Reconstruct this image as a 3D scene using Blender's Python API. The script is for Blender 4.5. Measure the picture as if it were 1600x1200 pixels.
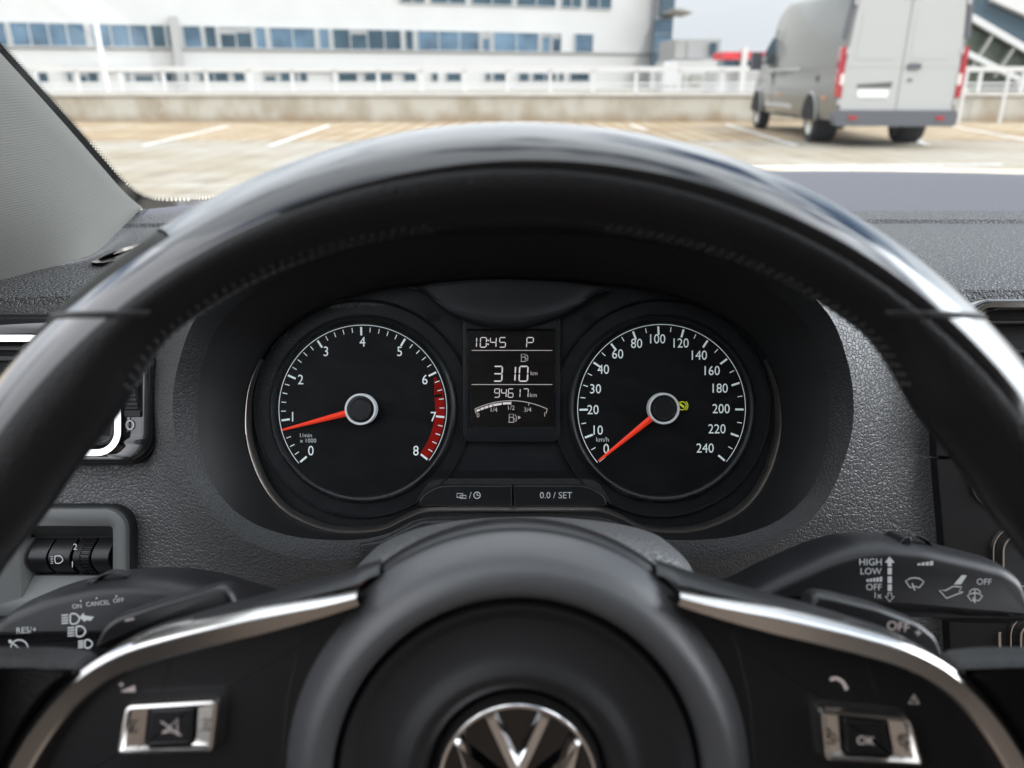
import bpy, bmesh, math, random
from mathutils import Vector as V3
R_ = math.radians
random.seed(4)
for o in list(bpy.data.objects): bpy.data.objects.remove(o)
S = bpy.context.scene
COL = S.collection

# ---------------------------------------------------------------- camera
FPX = 1240.0
TH = math.atan(480/1240)            # the camera looks 21 degrees down
EYE = V3((0, 0, 1.15))
cF, cR, cU = V3((0, math.cos(TH), -math.sin(TH))), V3((1, 0, 0)), V3((0, math.sin(TH), math.cos(TH)))
cd = bpy.data.cameras.new('camera'); cam = bpy.data.objects.new('camera', cd); COL.objects.link(cam)
cam.location = EYE; cam.rotation_euler = (math.pi/2-TH, 0, 0)
cd.sensor_width = 36; cd.lens = 36*FPX/1600; cd.clip_start = .01; cd.clip_end = 3000
cd.dof.use_dof = True; cd.dof.focus_distance = .452; cd.dof.aperture_fstop = 9.0
S.camera = cam

# ---------------------------------------------------------------- light
SUN_EL, SUN_AZ = R_(42), R_(152)    # behind the car, to the right
w = bpy.data.worlds.new('World'); S.world = w; w.use_nodes = True
nt = w.node_tree; N = nt.nodes; N.clear()
def wn(t, **k):
    n = N.new(t)
    for a, b in k.items(): setattr(n, a, b)
    return n
sky = wn('ShaderNodeTexSky', sky_type='NISHITA', sun_disc=False, sun_elevation=SUN_EL, sun_rotation=SUN_AZ)
sky.air_density = 1.0; sky.dust_density = 2.0
bg1 = wn('ShaderNodeBackground'); bg1.inputs[1].default_value = .15
nt.links.new(sky.outputs[0], bg1.inputs[0])
bg2 = wn('ShaderNodeBackground'); bg2.inputs[0].default_value = (.93, .95, 1, 1); cl = wn('ShaderNodeMapRange'); cl.inputs['From Min'].default_value = .02; cl.inputs['From Max'].default_value = .55; cl.inputs['To Min'].default_value = .78; cl.inputs['To Max'].default_value = 2.4; cl.interpolation_type = 'SMOOTHSTEP'
tc = wn('ShaderNodeTexCoord'); mp = wn('ShaderNodeMapping'); mp.inputs['Scale'].default_value = (1, 1, 2.2)
nz = wn('ShaderNodeTexNoise'); nz.inputs['Scale'].default_value = 2.3; nz.inputs['Detail'].default_value = 5; nz.inputs['Roughness'].default_value = .55
rp = wn('ShaderNodeValToRGB'); rp.color_ramp.elements[0].position = .34; rp.color_ramp.elements[1].position = .50
sep = wn('ShaderNodeSeparateXYZ'); hz = wn('ShaderNodeMapRange')
hz.inputs['From Min'].default_value = .36; hz.inputs['From Max'].default_value = .10
mx = wn('ShaderNodeMath', operation='MAXIMUM'); ms = wn('ShaderNodeMixShader'); wo = wn('ShaderNodeOutputWorld')
# glow lobe added to the unseen sky at right, lighting the dash flank
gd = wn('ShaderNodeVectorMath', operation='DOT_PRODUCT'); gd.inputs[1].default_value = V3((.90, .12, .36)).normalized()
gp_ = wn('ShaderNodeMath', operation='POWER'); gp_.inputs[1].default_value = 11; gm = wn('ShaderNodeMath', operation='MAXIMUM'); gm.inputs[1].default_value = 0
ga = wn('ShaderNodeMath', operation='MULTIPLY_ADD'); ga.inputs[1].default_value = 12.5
L = nt.links.new
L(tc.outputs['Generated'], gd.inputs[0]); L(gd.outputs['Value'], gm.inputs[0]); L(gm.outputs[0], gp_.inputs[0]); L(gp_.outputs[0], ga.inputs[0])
L(tc.outputs['Generated'], mp.inputs[0]); L(mp.outputs[0], nz.inputs['Vector']); L(nz.outputs[0], rp.inputs[0])
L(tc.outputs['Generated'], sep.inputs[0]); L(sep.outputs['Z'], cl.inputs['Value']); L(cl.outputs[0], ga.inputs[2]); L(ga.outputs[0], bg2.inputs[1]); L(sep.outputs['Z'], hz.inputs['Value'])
L(rp.outputs[0], mx.inputs[0]); L(hz.outputs[0], mx.inputs[1]); L(mx.outputs[0], ms.inputs[0])
L(bg1.outputs[0], ms.inputs[1]); L(bg2.outputs[0], ms.inputs[2]); L(ms.outputs[0], wo.inputs[0])
sd = bpy.data.lights.new('sun', 'SUN'); sun = bpy.data.objects.new('sun', sd); COL.objects.link(sun)
sd.energy = 1.5; sd.angle = R_(6.0); sd.color = (1, .95, .88)
sdir = V3((math.sin(SUN_AZ)*math.cos(SUN_EL), math.cos(SUN_AZ)*math.cos(SUN_EL), math.sin(SUN_EL)))
sun.rotation_euler = sdir.to_track_quat('Z', 'Y').to_euler()
S.view_settings.view_transform = 'Standard'; S.view_settings.look = 'None'
S.view_settings.exposure = 0.68; S.view_settings.gamma = 1
S.render.engine = 'CYCLES'
S.cycles.use_denoising = True
S.cycles.max_bounces = 8; S.cycles.diffuse_bounces = 4; S.cycles.glossy_bounces = 4; S.cycles.transparent_max_bounces = 12
S.cycles.caustics_reflective = False; S.cycles.caustics_refractive = False
S.cycles.sample_clamp_indirect = 6

# ---------------------------------------------------------------- pixel rays -> points of the real place
def PX(u, v, d, h=0):               # photo pixel (1600 wide) at depth d along the view axis, raised h metres toward the viewer
    return EYE + cR*((u-800)/FPX*d) + cU*((600-v)/FPX*d) + cF*(d-h)
def ray(u, v): return cR*((u-800)/FPX) + cU*((600-v)/FPX) + cF
def GR(u, v, z=0):
    r = ray(u, v); return EYE + r*((z-EYE.z)/r.z)
def AY(u, v, Y):
    r = ray(u, v); return EYE + r*(Y/r.y)

# ---------------------------------------------------------------- materials
def mat(name, col, rough=.5, metal=0, spec=.5, coat=0, bump=None, emit=0, vary=0, vscale=8, ecol=None):
    m = bpy.data.materials.new(name); m.use_nodes = True
    t = m.node_tree; b = t.nodes['Principled BSDF']
    b.inputs['Base Color'].default_value = (*col, 1); b.inputs['Roughness'].default_value = rough
    b.inputs['Metallic'].default_value = metal; b.inputs['Specular IOR Level'].default_value = spec
    b.inputs['Coat Weight'].default_value = coat; b.inputs['Coat Roughness'].default_value = .03
    if emit:
        b.inputs['Emission Color'].default_value = (*(ecol or col), 1); b.inputs['Emission Strength'].default_value = emit
    tcn = t.nodes.new('ShaderNodeTexCoord')
    if vary:
        n = t.nodes.new('ShaderNodeTexNoise'); n.inputs['Scale'].default_value = vscale; n.inputs['Detail'].default_value = 6
        t.links.new(tcn.outputs['Object'], n.inputs['Vector'])
        r = t.nodes.new('ShaderNodeMapRange'); r.inputs['To Min'].default_value = 1-vary; r.inputs['To Max'].default_value = 1+vary
        r.inputs['From Min'].default_value = .3; r.inputs['From Max'].default_value = .7
        t.links.new(n.outputs[0], r.inputs['Value'])
        mm = t.nodes.new('ShaderNodeMix'); mm.data_type = 'RGBA'; mm.blend_type = 'MULTIPLY'; mm.inputs[0].default_value = 1
        mm.inputs[6].default_value = (*col, 1)
        t.links.new(r.outputs[0], mm.inputs[7]); t.links.new(mm.outputs[2], b.inputs['Base Color'])
        r2 = t.nodes.new('ShaderNodeMapRange'); r2.inputs['To Min'].default_value = rough*.85; r2.inputs['To Max'].default_value = min(1, rough*1.2)
        t.links.new(n.outputs[0], r2.inputs['Value']); t.links.new(r2.outputs[0], b.inputs['Roughness'])
    if bump:
        kind, sc, st, dist = bump
        bp = t.nodes.new('ShaderNodeBump'); bp.inputs['Strength'].default_value = st; bp.inputs['Distance'].default_value = dist
        if kind == 'leather':       # pebble grain: cells with creases, bent by noise
            n = t.nodes.new('ShaderNodeTexNoise'); n.inputs['Scale'].default_value = sc*.6; n.inputs['Detail'].default_value = 2
            t.links.new(tcn.outputs['Object'], n.inputs['Vector'])
            va = t.nodes.new('ShaderNodeVectorMath'); va.operation = 'MULTIPLY_ADD'
            va.inputs[1].default_value = (.9/sc,)*3
            t.links.new(n.outputs['Color'], va.inputs[0]); t.links.new(tcn.outputs['Object'], va.inputs[2])
            vo = t.nodes.new('ShaderNodeTexVoronoi'); vo.feature = 'DISTANCE_TO_EDGE'; vo.inputs['Scale'].default_value = sc
            t.links.new(va.outputs[0], vo.inputs['Vector'])
            r = t.nodes.new('ShaderNodeMapRange'); r.inputs['From Max'].default_value = .22; r.interpolation_type = 'SMOOTHSTEP'
            t.links.new(vo.outputs['Distance'], r.inputs['Value'])
            vo2 = t.nodes.new('ShaderNodeTexVoronoi'); vo2.feature = 'F1'; vo2.inputs['Scale'].default_value = sc*.45
            t.links.new(va.outputs[0], vo2.inputs['Vector'])
            ad = t.nodes.new('ShaderNodeMath'); ad.operation = 'MULTIPLY_ADD'; ad.inputs[1].default_value = .35
            t.links.new(vo2.outputs['Distance'], ad.inputs[0]); t.links.new(r.outputs[0], ad.inputs[2])
            t.links.new(ad.outputs[0], bp.inputs['Height'])
        elif kind == 'ribs':
            wv = t.nodes.new('ShaderNodeTexWave'); wv.bands_direction = 'Z'; wv.inputs['Scale'].default_value = sc; wv.inputs['Distortion'].default_value = .6
            wv.inputs['Detail Scale'].default_value = 3
            t.links.new(tcn.outputs['Object'], wv.inputs['Vector']); t.links.new(wv.outputs[1], bp.inputs['Height'])
        else:
            n = t.nodes.new('ShaderNodeTexNoise'); n.inputs['Scale'].default_value = sc; n.inputs['Detail'].default_value = 4
            t.links.new(tcn.outputs['Object'], n.inputs['Vector']); t.links.new(n.outputs[0], bp.inputs['Height'])
        t.links.new(bp.outputs[0], b.inputs['Normal'])
    return m
def glass_mat(name, tint, gloss=1.0, ior=1.45, dust=0, dscale=30):
    m = bpy.data.materials.new(name); m.use_nodes = True; t = m.node_tree; t.nodes.clear()
    tr = t.nodes.new('ShaderNodeBsdfTransparent'); tr.inputs[0].default_value = (*tint, 1)
    gl = t.nodes.new('ShaderNodeBsdfGlossy'); gl.inputs['Roughness'].default_value = .02
    fr = t.nodes.new('ShaderNodeFresnel'); fr.inputs[0].default_value = ior
    mu = t.nodes.new('ShaderNodeMath'); mu.operation = 'MULTIPLY'; mu.inputs[1].default_value = gloss
    mi = t.nodes.new('ShaderNodeMixShader'); ou = t.nodes.new('ShaderNodeOutputMaterial')
    t.links.new(fr.outputs[0], mu.inputs[0]); t.links.new(mu.outputs[0], mi.inputs[0])
    t.links.new(tr.outputs[0], mi.inputs[1]); t.links.new(gl.outputs[0], mi.inputs[2]); t.links.new(mi.outputs[0], ou.inputs[0])
    if dust:                        # a film of dust and wiped smears that catches the light
        tcn = t.nodes.new('ShaderNodeTexCoord'); mp_ = t.nodes.new('ShaderNodeMapping'); mp_.inputs['Scale'].default_value = (1, 1, 2.5); mp_.inputs['Rotation'].default_value = (.3, .5, .4)
        n = t.nodes.new('ShaderNodeTexNoise'); n.inputs['Scale'].default_value = dscale; n.inputs['Detail'].default_value = 3; n.inputs['Roughness'].default_value = .5
        r = t.nodes.new('ShaderNodeMapRange'); r.inputs['From Min'].default_value = .42; r.inputs['From Max'].default_value = .75; r.inputs['To Max'].default_value = dust
        df = t.nodes.new('ShaderNodeBsdfDiffuse'); df.inputs[0].default_value = (.5, .48, .45, 1); m2 = t.nodes.new('ShaderNodeMixShader')
        t.links.new(tcn.outputs['Object'], mp_.inputs[0]); t.links.new(mp_.outputs[0], n.inputs['Vector']); t.links.new(n.outputs[0], r.inputs['Value']); t.links.new(r.outputs[0], m2.inputs[0])
        t.links.new(mi.outputs[0], m2.inputs[1]); t.links.new(df.outputs[0], m2.inputs[2]); t.links.new(m2.outputs[0], ou.inputs[0])
    return m
M = {
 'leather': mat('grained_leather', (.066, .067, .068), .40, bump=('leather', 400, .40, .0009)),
 'leather_band': mat('shaded_leather', (.012, .013, .014), .5, spec=.3, bump=('leather', 420, .25, .0006)),  # darker copy of the leather; the lip's shade is in this colour
 'pad': mat('dash_pad', (.046, .046, .048), .5, bump=('leather', 360, .8, .0011)),
 'pad_far': mat('dash_far', (.055, .055, .068), .6, bump=('leather', 420, .2, .0008)),
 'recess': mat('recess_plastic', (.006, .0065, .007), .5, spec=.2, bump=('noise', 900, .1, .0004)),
 'dial': mat('dial_black', (.004, .004, .0045), .55, spec=.12),
 'cluster': mat('cluster_face', (.007, .008, .009), .5, spec=.18),
 'gloss': mat('piano_black', (.004, .004, .005), .10, coat=.75),
 'vent_gloss': mat('vent_piano_black', (.010, .011, .013), .1, coat=1),
 'black': mat('black_plastic', (.006, .006, .007), .40, spec=.28, bump=('noise', 1200, .08, .0003)),
 'black2': mat('satin_black', (.008, .008, .009), .36, spec=.35, bump=('noise', 1500, .06, .0003)),
 'void': mat('deep_black', (.004, .004, .004), .8),
 'rimleather': mat('rim_leather', (.005, .005, .0055), .42, spec=.28, bump=('leather', 620, .22, .0005)),
 'thread': mat('thread', (.03, .029, .028), .8),
 'hub': mat('hub_vinyl', (.052, .053, .056), .36, bump=('leather', 900, .12, .0004)),
 'hubdisc': mat('hub_disc', (.013, .013, .014), .5, spec=.25, bump=('leather', 900, .1, .0004)),
 'visor': mat('visor_plastic', (.008, .009, .010), .35, spec=.25),
 'chrome': mat('chrome', (.82, .82, .82), .08, 1),
 'satin': mat('satin_chrome', (.72, .70, .68), .2, 1, bump=('noise', 700, .03, .0003)),
 'trimmetal': mat('bronze_satin', (.66, .61, .56), .28, 1),
 'hubring': mat('hub_ring_silver', (.75, .75, .75), .5, .35),
 'greyplastic': mat('grey_plastic', (.085, .089, .087), .5, bump=('noise', 1500, .1, .0003)),
 'greydark': mat('grey_plastic_deep', (.04, .042, .042), .5),
 'white': mat('white_print', (.44, .455, .455), .6, emit=.03),  # plain print with a faint glow added
 'dialwhite': mat('glowing_print', (.6, .63, .63), .6, emit=.13, ecol=(.86, .95, .95)),  # white print; glow added so it reads in the dim cabin
 'dialdim': mat('glowing_print_small', (.45, .47, .47), .6, emit=.05, ecol=(.86, .95, .95)),  # same print with a weaker added glow
 'lcd': mat('lcd_segment', (.5, .46, .45), .6, emit=.20, ecol=(1, .86, .83)),
 'lcddim': mat('lcd_segment_dim', (.3, .27, .26), .6, emit=.13, ecol=(1, .86, .83)),
 'screen': mat('lcd_glass', (.004, .0035, .0035), .25),
 'red': mat('needle_red', (.66, .035, .014), .4, spec=.3, emit=.2, ecol=(1, .05, .015)),
 'redzone': mat('red_zone', (.19, .004, .003), .6, spec=.05, emit=.03, ecol=(1, .05, .03)),
 'yellow': mat('warning_yellow', (.5, .5, .03), .5, emit=.2, ecol=(.75, .8, .02)),
 'fabric': mat('pillar_fabric', (.11, .11, .102), .9, bump=('ribs', 210, .14, .0006)),
 'headliner': mat('headliner', (.34, .34, .33), .9, bump=('noise', 500, .3, .001)),
 'door': mat('door_trim', (.05, .05, .05), .7),
 'seat': mat('seat_cloth', (.18, .14, .11), .8, bump=('noise', 300, .3, .001)),
 'frit': mat('ceramic_frit', (.010, .010, .010), .4),
 'glass': glass_mat('windscreen_glass', (.68, .71, .71), .05, dust=.015, dscale=14),
 'lens': glass_mat('lens_plastic', (.93, .95, .96), .02, dust=.006, dscale=60),
 # outside
 'facade': mat('white_facade', (.49, .49, .485), .7, vary=.03, vscale=.4),
 'facade2': mat('white_facade_grey', (.33, .33, .33), .7, vary=.04, vscale=.6),
 'winglass': mat('window_glass', (.14, .22, .30), .08, metal=.5, vary=.4, vscale=.5),
 'winglass2': mat('window_glass_dark', (.06, .10, .13), .1, metal=.4, vary=.3, vscale=.6),
 'mullion': mat('mullion', (.42, .44, .45), .5),
 'greywall': mat('grey_cladding', (.33, .33, .31), .7, vary=.1, vscale=1),
 'awning': mat('red_awning', (.62, .05, .06), .6),
 'whitepaint': mat('white_paint', (.60, .60, .60), .45),
 'coping': mat('stone_coping', (.52, .51, .49), .7, vary=.08, vscale=2),
 'line': mat('road_paint', (.58, .575, .55), .7, vary=.3, vscale=6),
 'vanside': mat('silver_van_shaded', (.22, .217, .20), .28, metal=.35, coat=.6),  # same silver as the rear; the flank's shade is in the colour
 'vanrear': mat('silver_van_lit', (.44, .44, .435), .38, metal=.1, coat=.4),  # same silver, paler: the light on the rear is in the colour
 'seam': mat('panel_gap', (.10, .10, .10), .7),
 'tyre': mat('tyre', (.02, .02, .02), .8),
 'wheelrim': mat('wheel_disc', (.45, .43, .38), .4, metal=.5),
 'bumper': mat('grey_bumper', (.10, .105, .12), .6),
 'lampred': mat('tail_lamp_red', (.36, .018, .028), .15, coat=1),
 'lampwhite': mat('tail_lamp_clear', (.75, .65, .62), .15, coat=1),
 'orange': mat('side_marker', (.75, .28, .12), .3),
 'plate': mat('number_plate', (.78, .78, .76), .5),
 'carglass': mat('van_glass', (.03, .04, .045), .05, coat=1),
 'canopyglass': mat('canopy_glass', (.10, .12, .09), .12, metal=.2, vary=.3, vscale=1.2),
 'canopydark': mat('canopy_blue_glass', (.08, .12, .15), .1, metal=.3),
}
# wall of stained concrete, paved car park
def ground_mat():
    m = bpy.data.materials.new('paving'); m.use_nodes = True; t = m.node_tree; b = t.nodes['Principled BSDF']
    tcn = t.nodes.new('ShaderNodeTexCoord')
    br = t.nodes.new('ShaderNodeTexBrick'); br.inputs['Scale'].default_value = 1.0
    br.inputs['Color1'].default_value = (.33, .305, .265, 1); br.inputs['Color2'].default_value = (.30, .265, .215, 1); br.inputs['Mortar'].default_value = (.225, .195, .15, 1)
    br.inputs['Brick Width'].default_value = .5; br.inputs['Row Height'].default_value = .5; br.inputs['Mortar Size'].default_value = .022; br.offset = 0
    n = t.nodes.new('ShaderNodeTexNoise'); n.inputs['Scale'].default_value = .55; n.inputs['Detail'].default_value = 8; n.inputs['Roughness'].default_value = .65
    rr = t.nodes.new('ShaderNodeValToRGB'); rr.color_ramp.elements[0].position = .36; rr.color_ramp.elements[0].color = (.76, .67, .50, 1); rr.color_ramp.elements[1].position = .6; rr.color_ramp.elements[1].color = (1, 1, .97, 1)
    mm = t.nodes.new('ShaderNodeMix'); mm.data_type = 'RGBA'; mm.blend_type = 'MULTIPLY'; mm.inputs[0].default_value = .8
    t.links.new(tcn.outputs['Object'], br.inputs['Vector']); t.links.new(tcn.outputs['Object'], n.inputs['Vector'])
    t.links.new(n.outputs[0], rr.inputs[0]); t.links.new(br.outputs[0], mm.inputs[6]); t.links.new(rr.outputs[0], mm.inputs[7])
    n2 = t.nodes.new('ShaderNodeTexNoise'); n2.inputs['Scale'].default_value = 1.3; n2.inputs['Detail'].default_value = 4
    r2 = t.nodes.new('ShaderNodeValToRGB'); r2.color_ramp.elements[0].position = .30; r2.color_ramp.elements[0].color = (.62, .58, .52, 1); r2.color_ramp.elements[1].position = .42; r2.color_ramp.elements[1].color = (1, 1, 1, 1)
    m3 = t.nodes.new('ShaderNodeMix'); m3.data_type = 'RGBA'; m3.blend_type = 'MULTIPLY'; m3.inputs[0].default_value = .8
    t.links.new(tcn.outputs['Object'], n2.inputs['Vector']); t.links.new(n2.outputs[0], r2.inputs[0]); t.links.new(mm.outputs[2], m3.inputs[6]); t.links.new(r2.outputs[0], m3.inputs[7])
    t.links.new(m3.outputs[2], b.inputs['Base Color']); b.inputs['Roughness'].default_value = .75
    return m
def bay_mat():
    m = bpy.data.materials.new('bay_paving'); m.use_nodes = True; t = m.node_tree; b = t.nodes['Principled BSDF']
    tcn = t.nodes.new('ShaderNodeTexCoord')
    br = t.nodes.new('ShaderNodeTexBrick'); br.offset = 0
    br.inputs['Color1'].default_value = (.37, .31, .22, 1); br.inputs['Color2'].default_value = (.335, .275, .185, 1); br.inputs['Mortar'].default_value = (.25, .155, .07, 1)
    br.inputs['Scale'].default_value = 1; br.inputs['Brick Width'].default_value = .42; br.inputs['Row Height'].default_value = .6; br.inputs['Mortar Size'].default_value = .10; br.inputs['Mortar Smooth'].default_value = .7
    n = t.nodes.new('ShaderNodeTexNoise'); n.inputs['Scale'].default_value = .7; n.inputs['Detail'].default_value = 6
    rr = t.nodes.new('ShaderNodeValToRGB'); rr.color_ramp.elements[0].position = .40; rr.color_ramp.elements[0].color = (.80, .72, .60, 1); rr.color_ramp.elements[1].position = .62; rr.color_ramp.elements[1].color = (1.1, 1.15, 1.2, 1)
    mm = t.nodes.new('ShaderNodeMix'); mm.data_type = 'RGBA'; mm.blend_type = 'MULTIPLY'; mm.inputs[0].default_value = 1
    t.links.new(tcn.outputs['Object'], br.inputs['Vector']); t.links.new(tcn.outputs['Object'], n.inputs['Vector'])
    t.links.new(n.outputs[0], rr.inputs[0]); t.links.new(br.outputs[0], mm.inputs[6]); t.links.new(rr.outputs[0], mm.inputs[7])
    t.links.new(mm.outputs[2], b.inputs['Base Color']); b.inputs['Roughness'].default_value = .8
    return m
def wall_mat():
    m = bpy.data.materials.new('stained_concrete'); m.use_nodes = True; t = m.node_tree; b = t.nodes['Principled BSDF']
    tcn = t.nodes.new('ShaderNodeTexCoord'); mp = t.nodes.new('ShaderNodeMapping'); mp.inputs['Scale'].default_value = (1.4, 1, .7)
    n = t.nodes.new('ShaderNodeTexNoise'); n.inputs['Scale'].default_value = 1.1; n.inputs['Detail'].default_value = 7
    rr = t.nodes.new('ShaderNodeValToRGB'); rr.color_ramp.elements[0].position = .34; rr.color_ramp.elements[0].color = (.335, .295, .235, 1); rr.color_ramp.elements[1].position = .58; rr.color_ramp.elements[1].color = (.46, .44, .39, 1)
    sp = t.nodes.new('ShaderNodeSeparateXYZ'); mr = t.nodes.new('ShaderNodeMapRange'); mr.inputs['From Min'].default_value = .0; mr.inputs['From Max'].default_value = .28
    n2 = t.nodes.new('ShaderNodeTexNoise'); n2.inputs['Scale'].default_value = 2; n2.inputs['Detail'].default_value = 5
    ad = t.nodes.new('ShaderNodeMath'); ad.operation = 'MULTIPLY_ADD'; ad.inputs[1].default_value = -.5
    mm = t.nodes.new('ShaderNodeMix'); mm.data_type = 'RGBA'; mm.inputs[6].default_value = (.26, .17, .09, 1)
    t.links.new(tcn.outputs['Object'], mp.inputs[0]); t.links.new(mp.outputs[0], n.inputs['Vector']); t.links.new(n.outputs[0], rr.inputs[0])
    t.links.new(tcn.outputs['Object'], sp.inputs[0]); t.links.new(tcn.outputs['Object'], n2.inputs['Vector'])
    t.links.new(n2.outputs[0], ad.inputs[0]); t.links.new(sp.outputs['Z'], ad.inputs[2])
    mr.inputs['From Min'].default_value = -.35; mr.inputs['From Max'].default_value = .02
    t.links.new(ad.outputs[0], mr.inputs['Value']); t.links.new(mr.outputs[0], mm.inputs[0])
    t.links.new(rr.outputs[0], mm.inputs[7]); t.links.new(mm.outputs[2], b.inputs['Base Color']); b.inputs['Roughness'].default_value = .85
    return m
M['ground'], M['bay'], M['wall'] = ground_mat(), bay_mat(), wall_mat()

# ---------------------------------------------------------------- mesh helpers
ORG = {}
class MB:
    def __init__(s): s.v = []; s.f = []; s.m = []
    def add(s, vs, fs, m=0):
        o = len(s.v); s.v += [V3(p) for p in vs]
        for f in fs: s.f.append([i+o for i in f]); s.m.append(m)
        return s
    def grid(s, rows, cu=False, cv=False, m=0):     # cu: closes along a row; cv: last row joins the first
        n, k = len(rows), len(rows[0]); vs = [p for r in rows for p in r]; fs = []
        for i in range(n if cv else n-1):
            for j in range(k if cu else k-1):
                a, b = i*k+j, i*k+(j+1) % k; c, d = ((i+1) % n)*k+(j+1) % k, ((i+1) % n)*k+j
                fs.append((a, b, c, d))
        return s.add(vs, fs, m)
    def cap(s, pts, m=0): return s.add(pts, [list(range(len(pts)))], m)
    def box(s, c, sz, m=0, ax=None):
        ax = ax or (V3((1, 0, 0)), V3((0, 1, 0)), V3((0, 0, 1))); c = V3(c)
        vs = [c+ax[0]*(i*sz[0]/2)+ax[1]*(j*sz[1]/2)+ax[2]*(k*sz[2]/2) for i in (-1, 1) for j in (-1, 1) for k in (-1, 1)]
        return s.add(vs, [(0, 1, 3, 2), (4, 6, 7, 5), (0, 4, 5, 1), (2, 3, 7, 6), (0, 2, 6, 4), (1, 5, 7, 3)], m)
    def bar(s, a, b, wd, m=0, up=(0, 0, 1)):
        a, b = V3(a), V3(b); x = (b-a); l = x.length; x.normalize(); y = V3(up).cross(x)
        if y.length < 1e-4: y = V3((0, 1, 0)).cross(x)
        y.normalize(); z = x.cross(y)
        return s.box((a+b)/2, (l, wd[0], wd[1]), m, (x, y, z))
    def tube(s, pts, r, m=0, seg=10, closed=False):
        pts = [V3(p) for p in pts]; n = len(pts); rows = []
        for i, p in enumerate(pts):
            a = pts[i-1] if (i or closed) else p; b = pts[(i+1) % n] if (i < n-1 or closed) else p
            t = (b-a).normalized(); u = t.cross(cF)
            if u.length < 1e-3: u = t.cross(cU)
            u.normalize(); q = t.cross(u); rr = r[i] if isinstance(r, (list, tuple)) else r
            rows.append([p+u*(math.cos(k*math.tau/seg)*rr)+q*(math.sin(k*math.tau/seg)*rr) for k in range(seg)])
        s.grid(rows, cu=True, cv=closed, m=m)
        if not closed: s.cap(rows[0], m); s.cap(rows[-1], m)
        return s
    def lathe(s, u, v, D, prof, seg=72, m=0, sx=1, a0=0, a1=None):   # profile of (radius px, height m) about the view-parallel axis at (u, v)
        full = a1 is None; a1 = math.tau if full else a1; n = seg if full else seg+1; rows = []
        for r, h in prof:
            rows.append([PX(u+math.cos(a0+(a1-a0)*k/seg)*r*sx, v-math.sin(a0+(a1-a0)*k/seg)*r, D, h) for k in range(n)])
        return s.grid(rows, cu=full, m=m)
    def prism(s, pts, D, h0, h1, bev=0, m=0, bm=None, steps=3):
        if area(pts) < 0: pts = pts[::-1]
        rows = [[PX(u, v, D, h0) for u, v in pts]]
        if bev:
            bh = bm if bm is not None else bev*D/FPX
            for k in range(steps+1):
                a = math.pi/2*k/steps
                q = inset(pts, bev*(1-math.cos(a))); rows.append([PX(u, v, D, h1-bh+bh*math.sin(a)) for u, v in q])
        else: rows.append([PX(u, v, D, h1) for u, v in pts])
        if bev: rows.append([PX(u, v, D, h1) for u, v in inset(pts, bev*1.25)])
        s.grid(rows, cu=True, m=m); s.cap(rows[-1], m); s.cap(rows[0], m); return s
    def sweep(s, pts, D, prof, closed=True, m=0, pclosed=False):     # profile of (offset px along the outline's left-hand normal, height m)
        nr = normals(pts, closed)
        Ds = D if isinstance(D, (list, tuple)) else [D]*len(pts)
        rows = [[PX(pts[i][0]+nr[i][0]*o, pts[i][1]+nr[i][1]*o, Ds[i], h) for i in range(len(pts))] for o, h in prof]
        return s.grid(rows, cu=closed, cv=pclosed, m=m)
    def line(s, pts, wd, D, h, closed=False, m=0): return s.sweep(pts, D, [(-wd/2, h), (wd/2, h)], closed, m)
    def flat(s, pts, D, h, m=0): return s.cap([PX(u, v, D, h) for u, v in pts], m)
    def ringflat(s, u, v, r0, r1, D, h, m=0, a0=0, a1=None, seg=64): return s.lathe(u, v, D, [(r0, h), (r1, h)], seg, m, 1, a0, a1)
    def text(s, txt, u, v, H, D, h, m=0, rot=0, al='c', sx=1, fn=None):
        vs, fs, x0, x1 = glyphs(txt); k = H; cx = {'c': (x0+x1)/2, 'l': x0, 'r': x1}[al]; c, q = math.cos(rot), math.sin(rot); out = []
        for x, y in vs:
            x = (x-cx)*k*sx; y = (y-.5)*k
            uu, vv = u+x*c-y*q, v-(x*q+y*c)
            out.append(fn(uu, vv) if fn else PX(uu, vv, D, h))
        return s.add(out, fs, m)
    def build(s, name, mats, parent=None, sharp=35, smooth=True, org=None, label=None, cat=None, group=None, kind=None, merge=1e-6, normals=True):
        mats = mats if isinstance(mats, (list, tuple)) else [mats]
        if parent is not None: o0 = ORG[parent]
        elif org is not None: o0 = V3(org)
        else:
            o0 = V3([(min(p[i] for p in s.v)+max(p[i] for p in s.v))/2 for i in (0, 1)]+[min(p.z for p in s.v)])
        me = bpy.data.meshes.new(name); me.from_pydata([p-o0 for p in s.v], [], s.f)
        for x in mats: me.materials.append(M[x])
        me.polygons.foreach_set('material_index', s.m)
        bm = bmesh.new(); bm.from_mesh(me); bmesh.ops.remove_doubles(bm, verts=bm.verts, dist=merge)
        if normals: bmesh.ops.recalc_face_normals(bm, faces=bm.faces)
        bm.to_mesh(me); bm.free()
        if smooth: me.shade_smooth(); me.set_sharp_from_angle(angle=R_(sharp))
        o = bpy.data.objects.new(name, me); COL.objects.link(o)
        if parent is not None: o.parent = parent
        else: o.location = o0
        ORG[o] = o0
        tag(o, label, cat, group, kind); return o
def tag(o, label=None, cat=None, group=None, kind=None):
    for a, b in (('label', label), ('category', cat), ('group', group), ('kind', kind)):
        if b: o[a] = b
def thing(name, label, cat, org, group=None):
    o = bpy.data.objects.new(name, None); COL.objects.link(o); o.location = org; o.empty_display_size = .05; ORG[o] = V3(org)
    tag(o, label, cat, group); return o
def area(p): return sum(p[i-1][0]*p[i][1]-p[i][0]*p[i-1][1] for i in range(len(p)))/2
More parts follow.
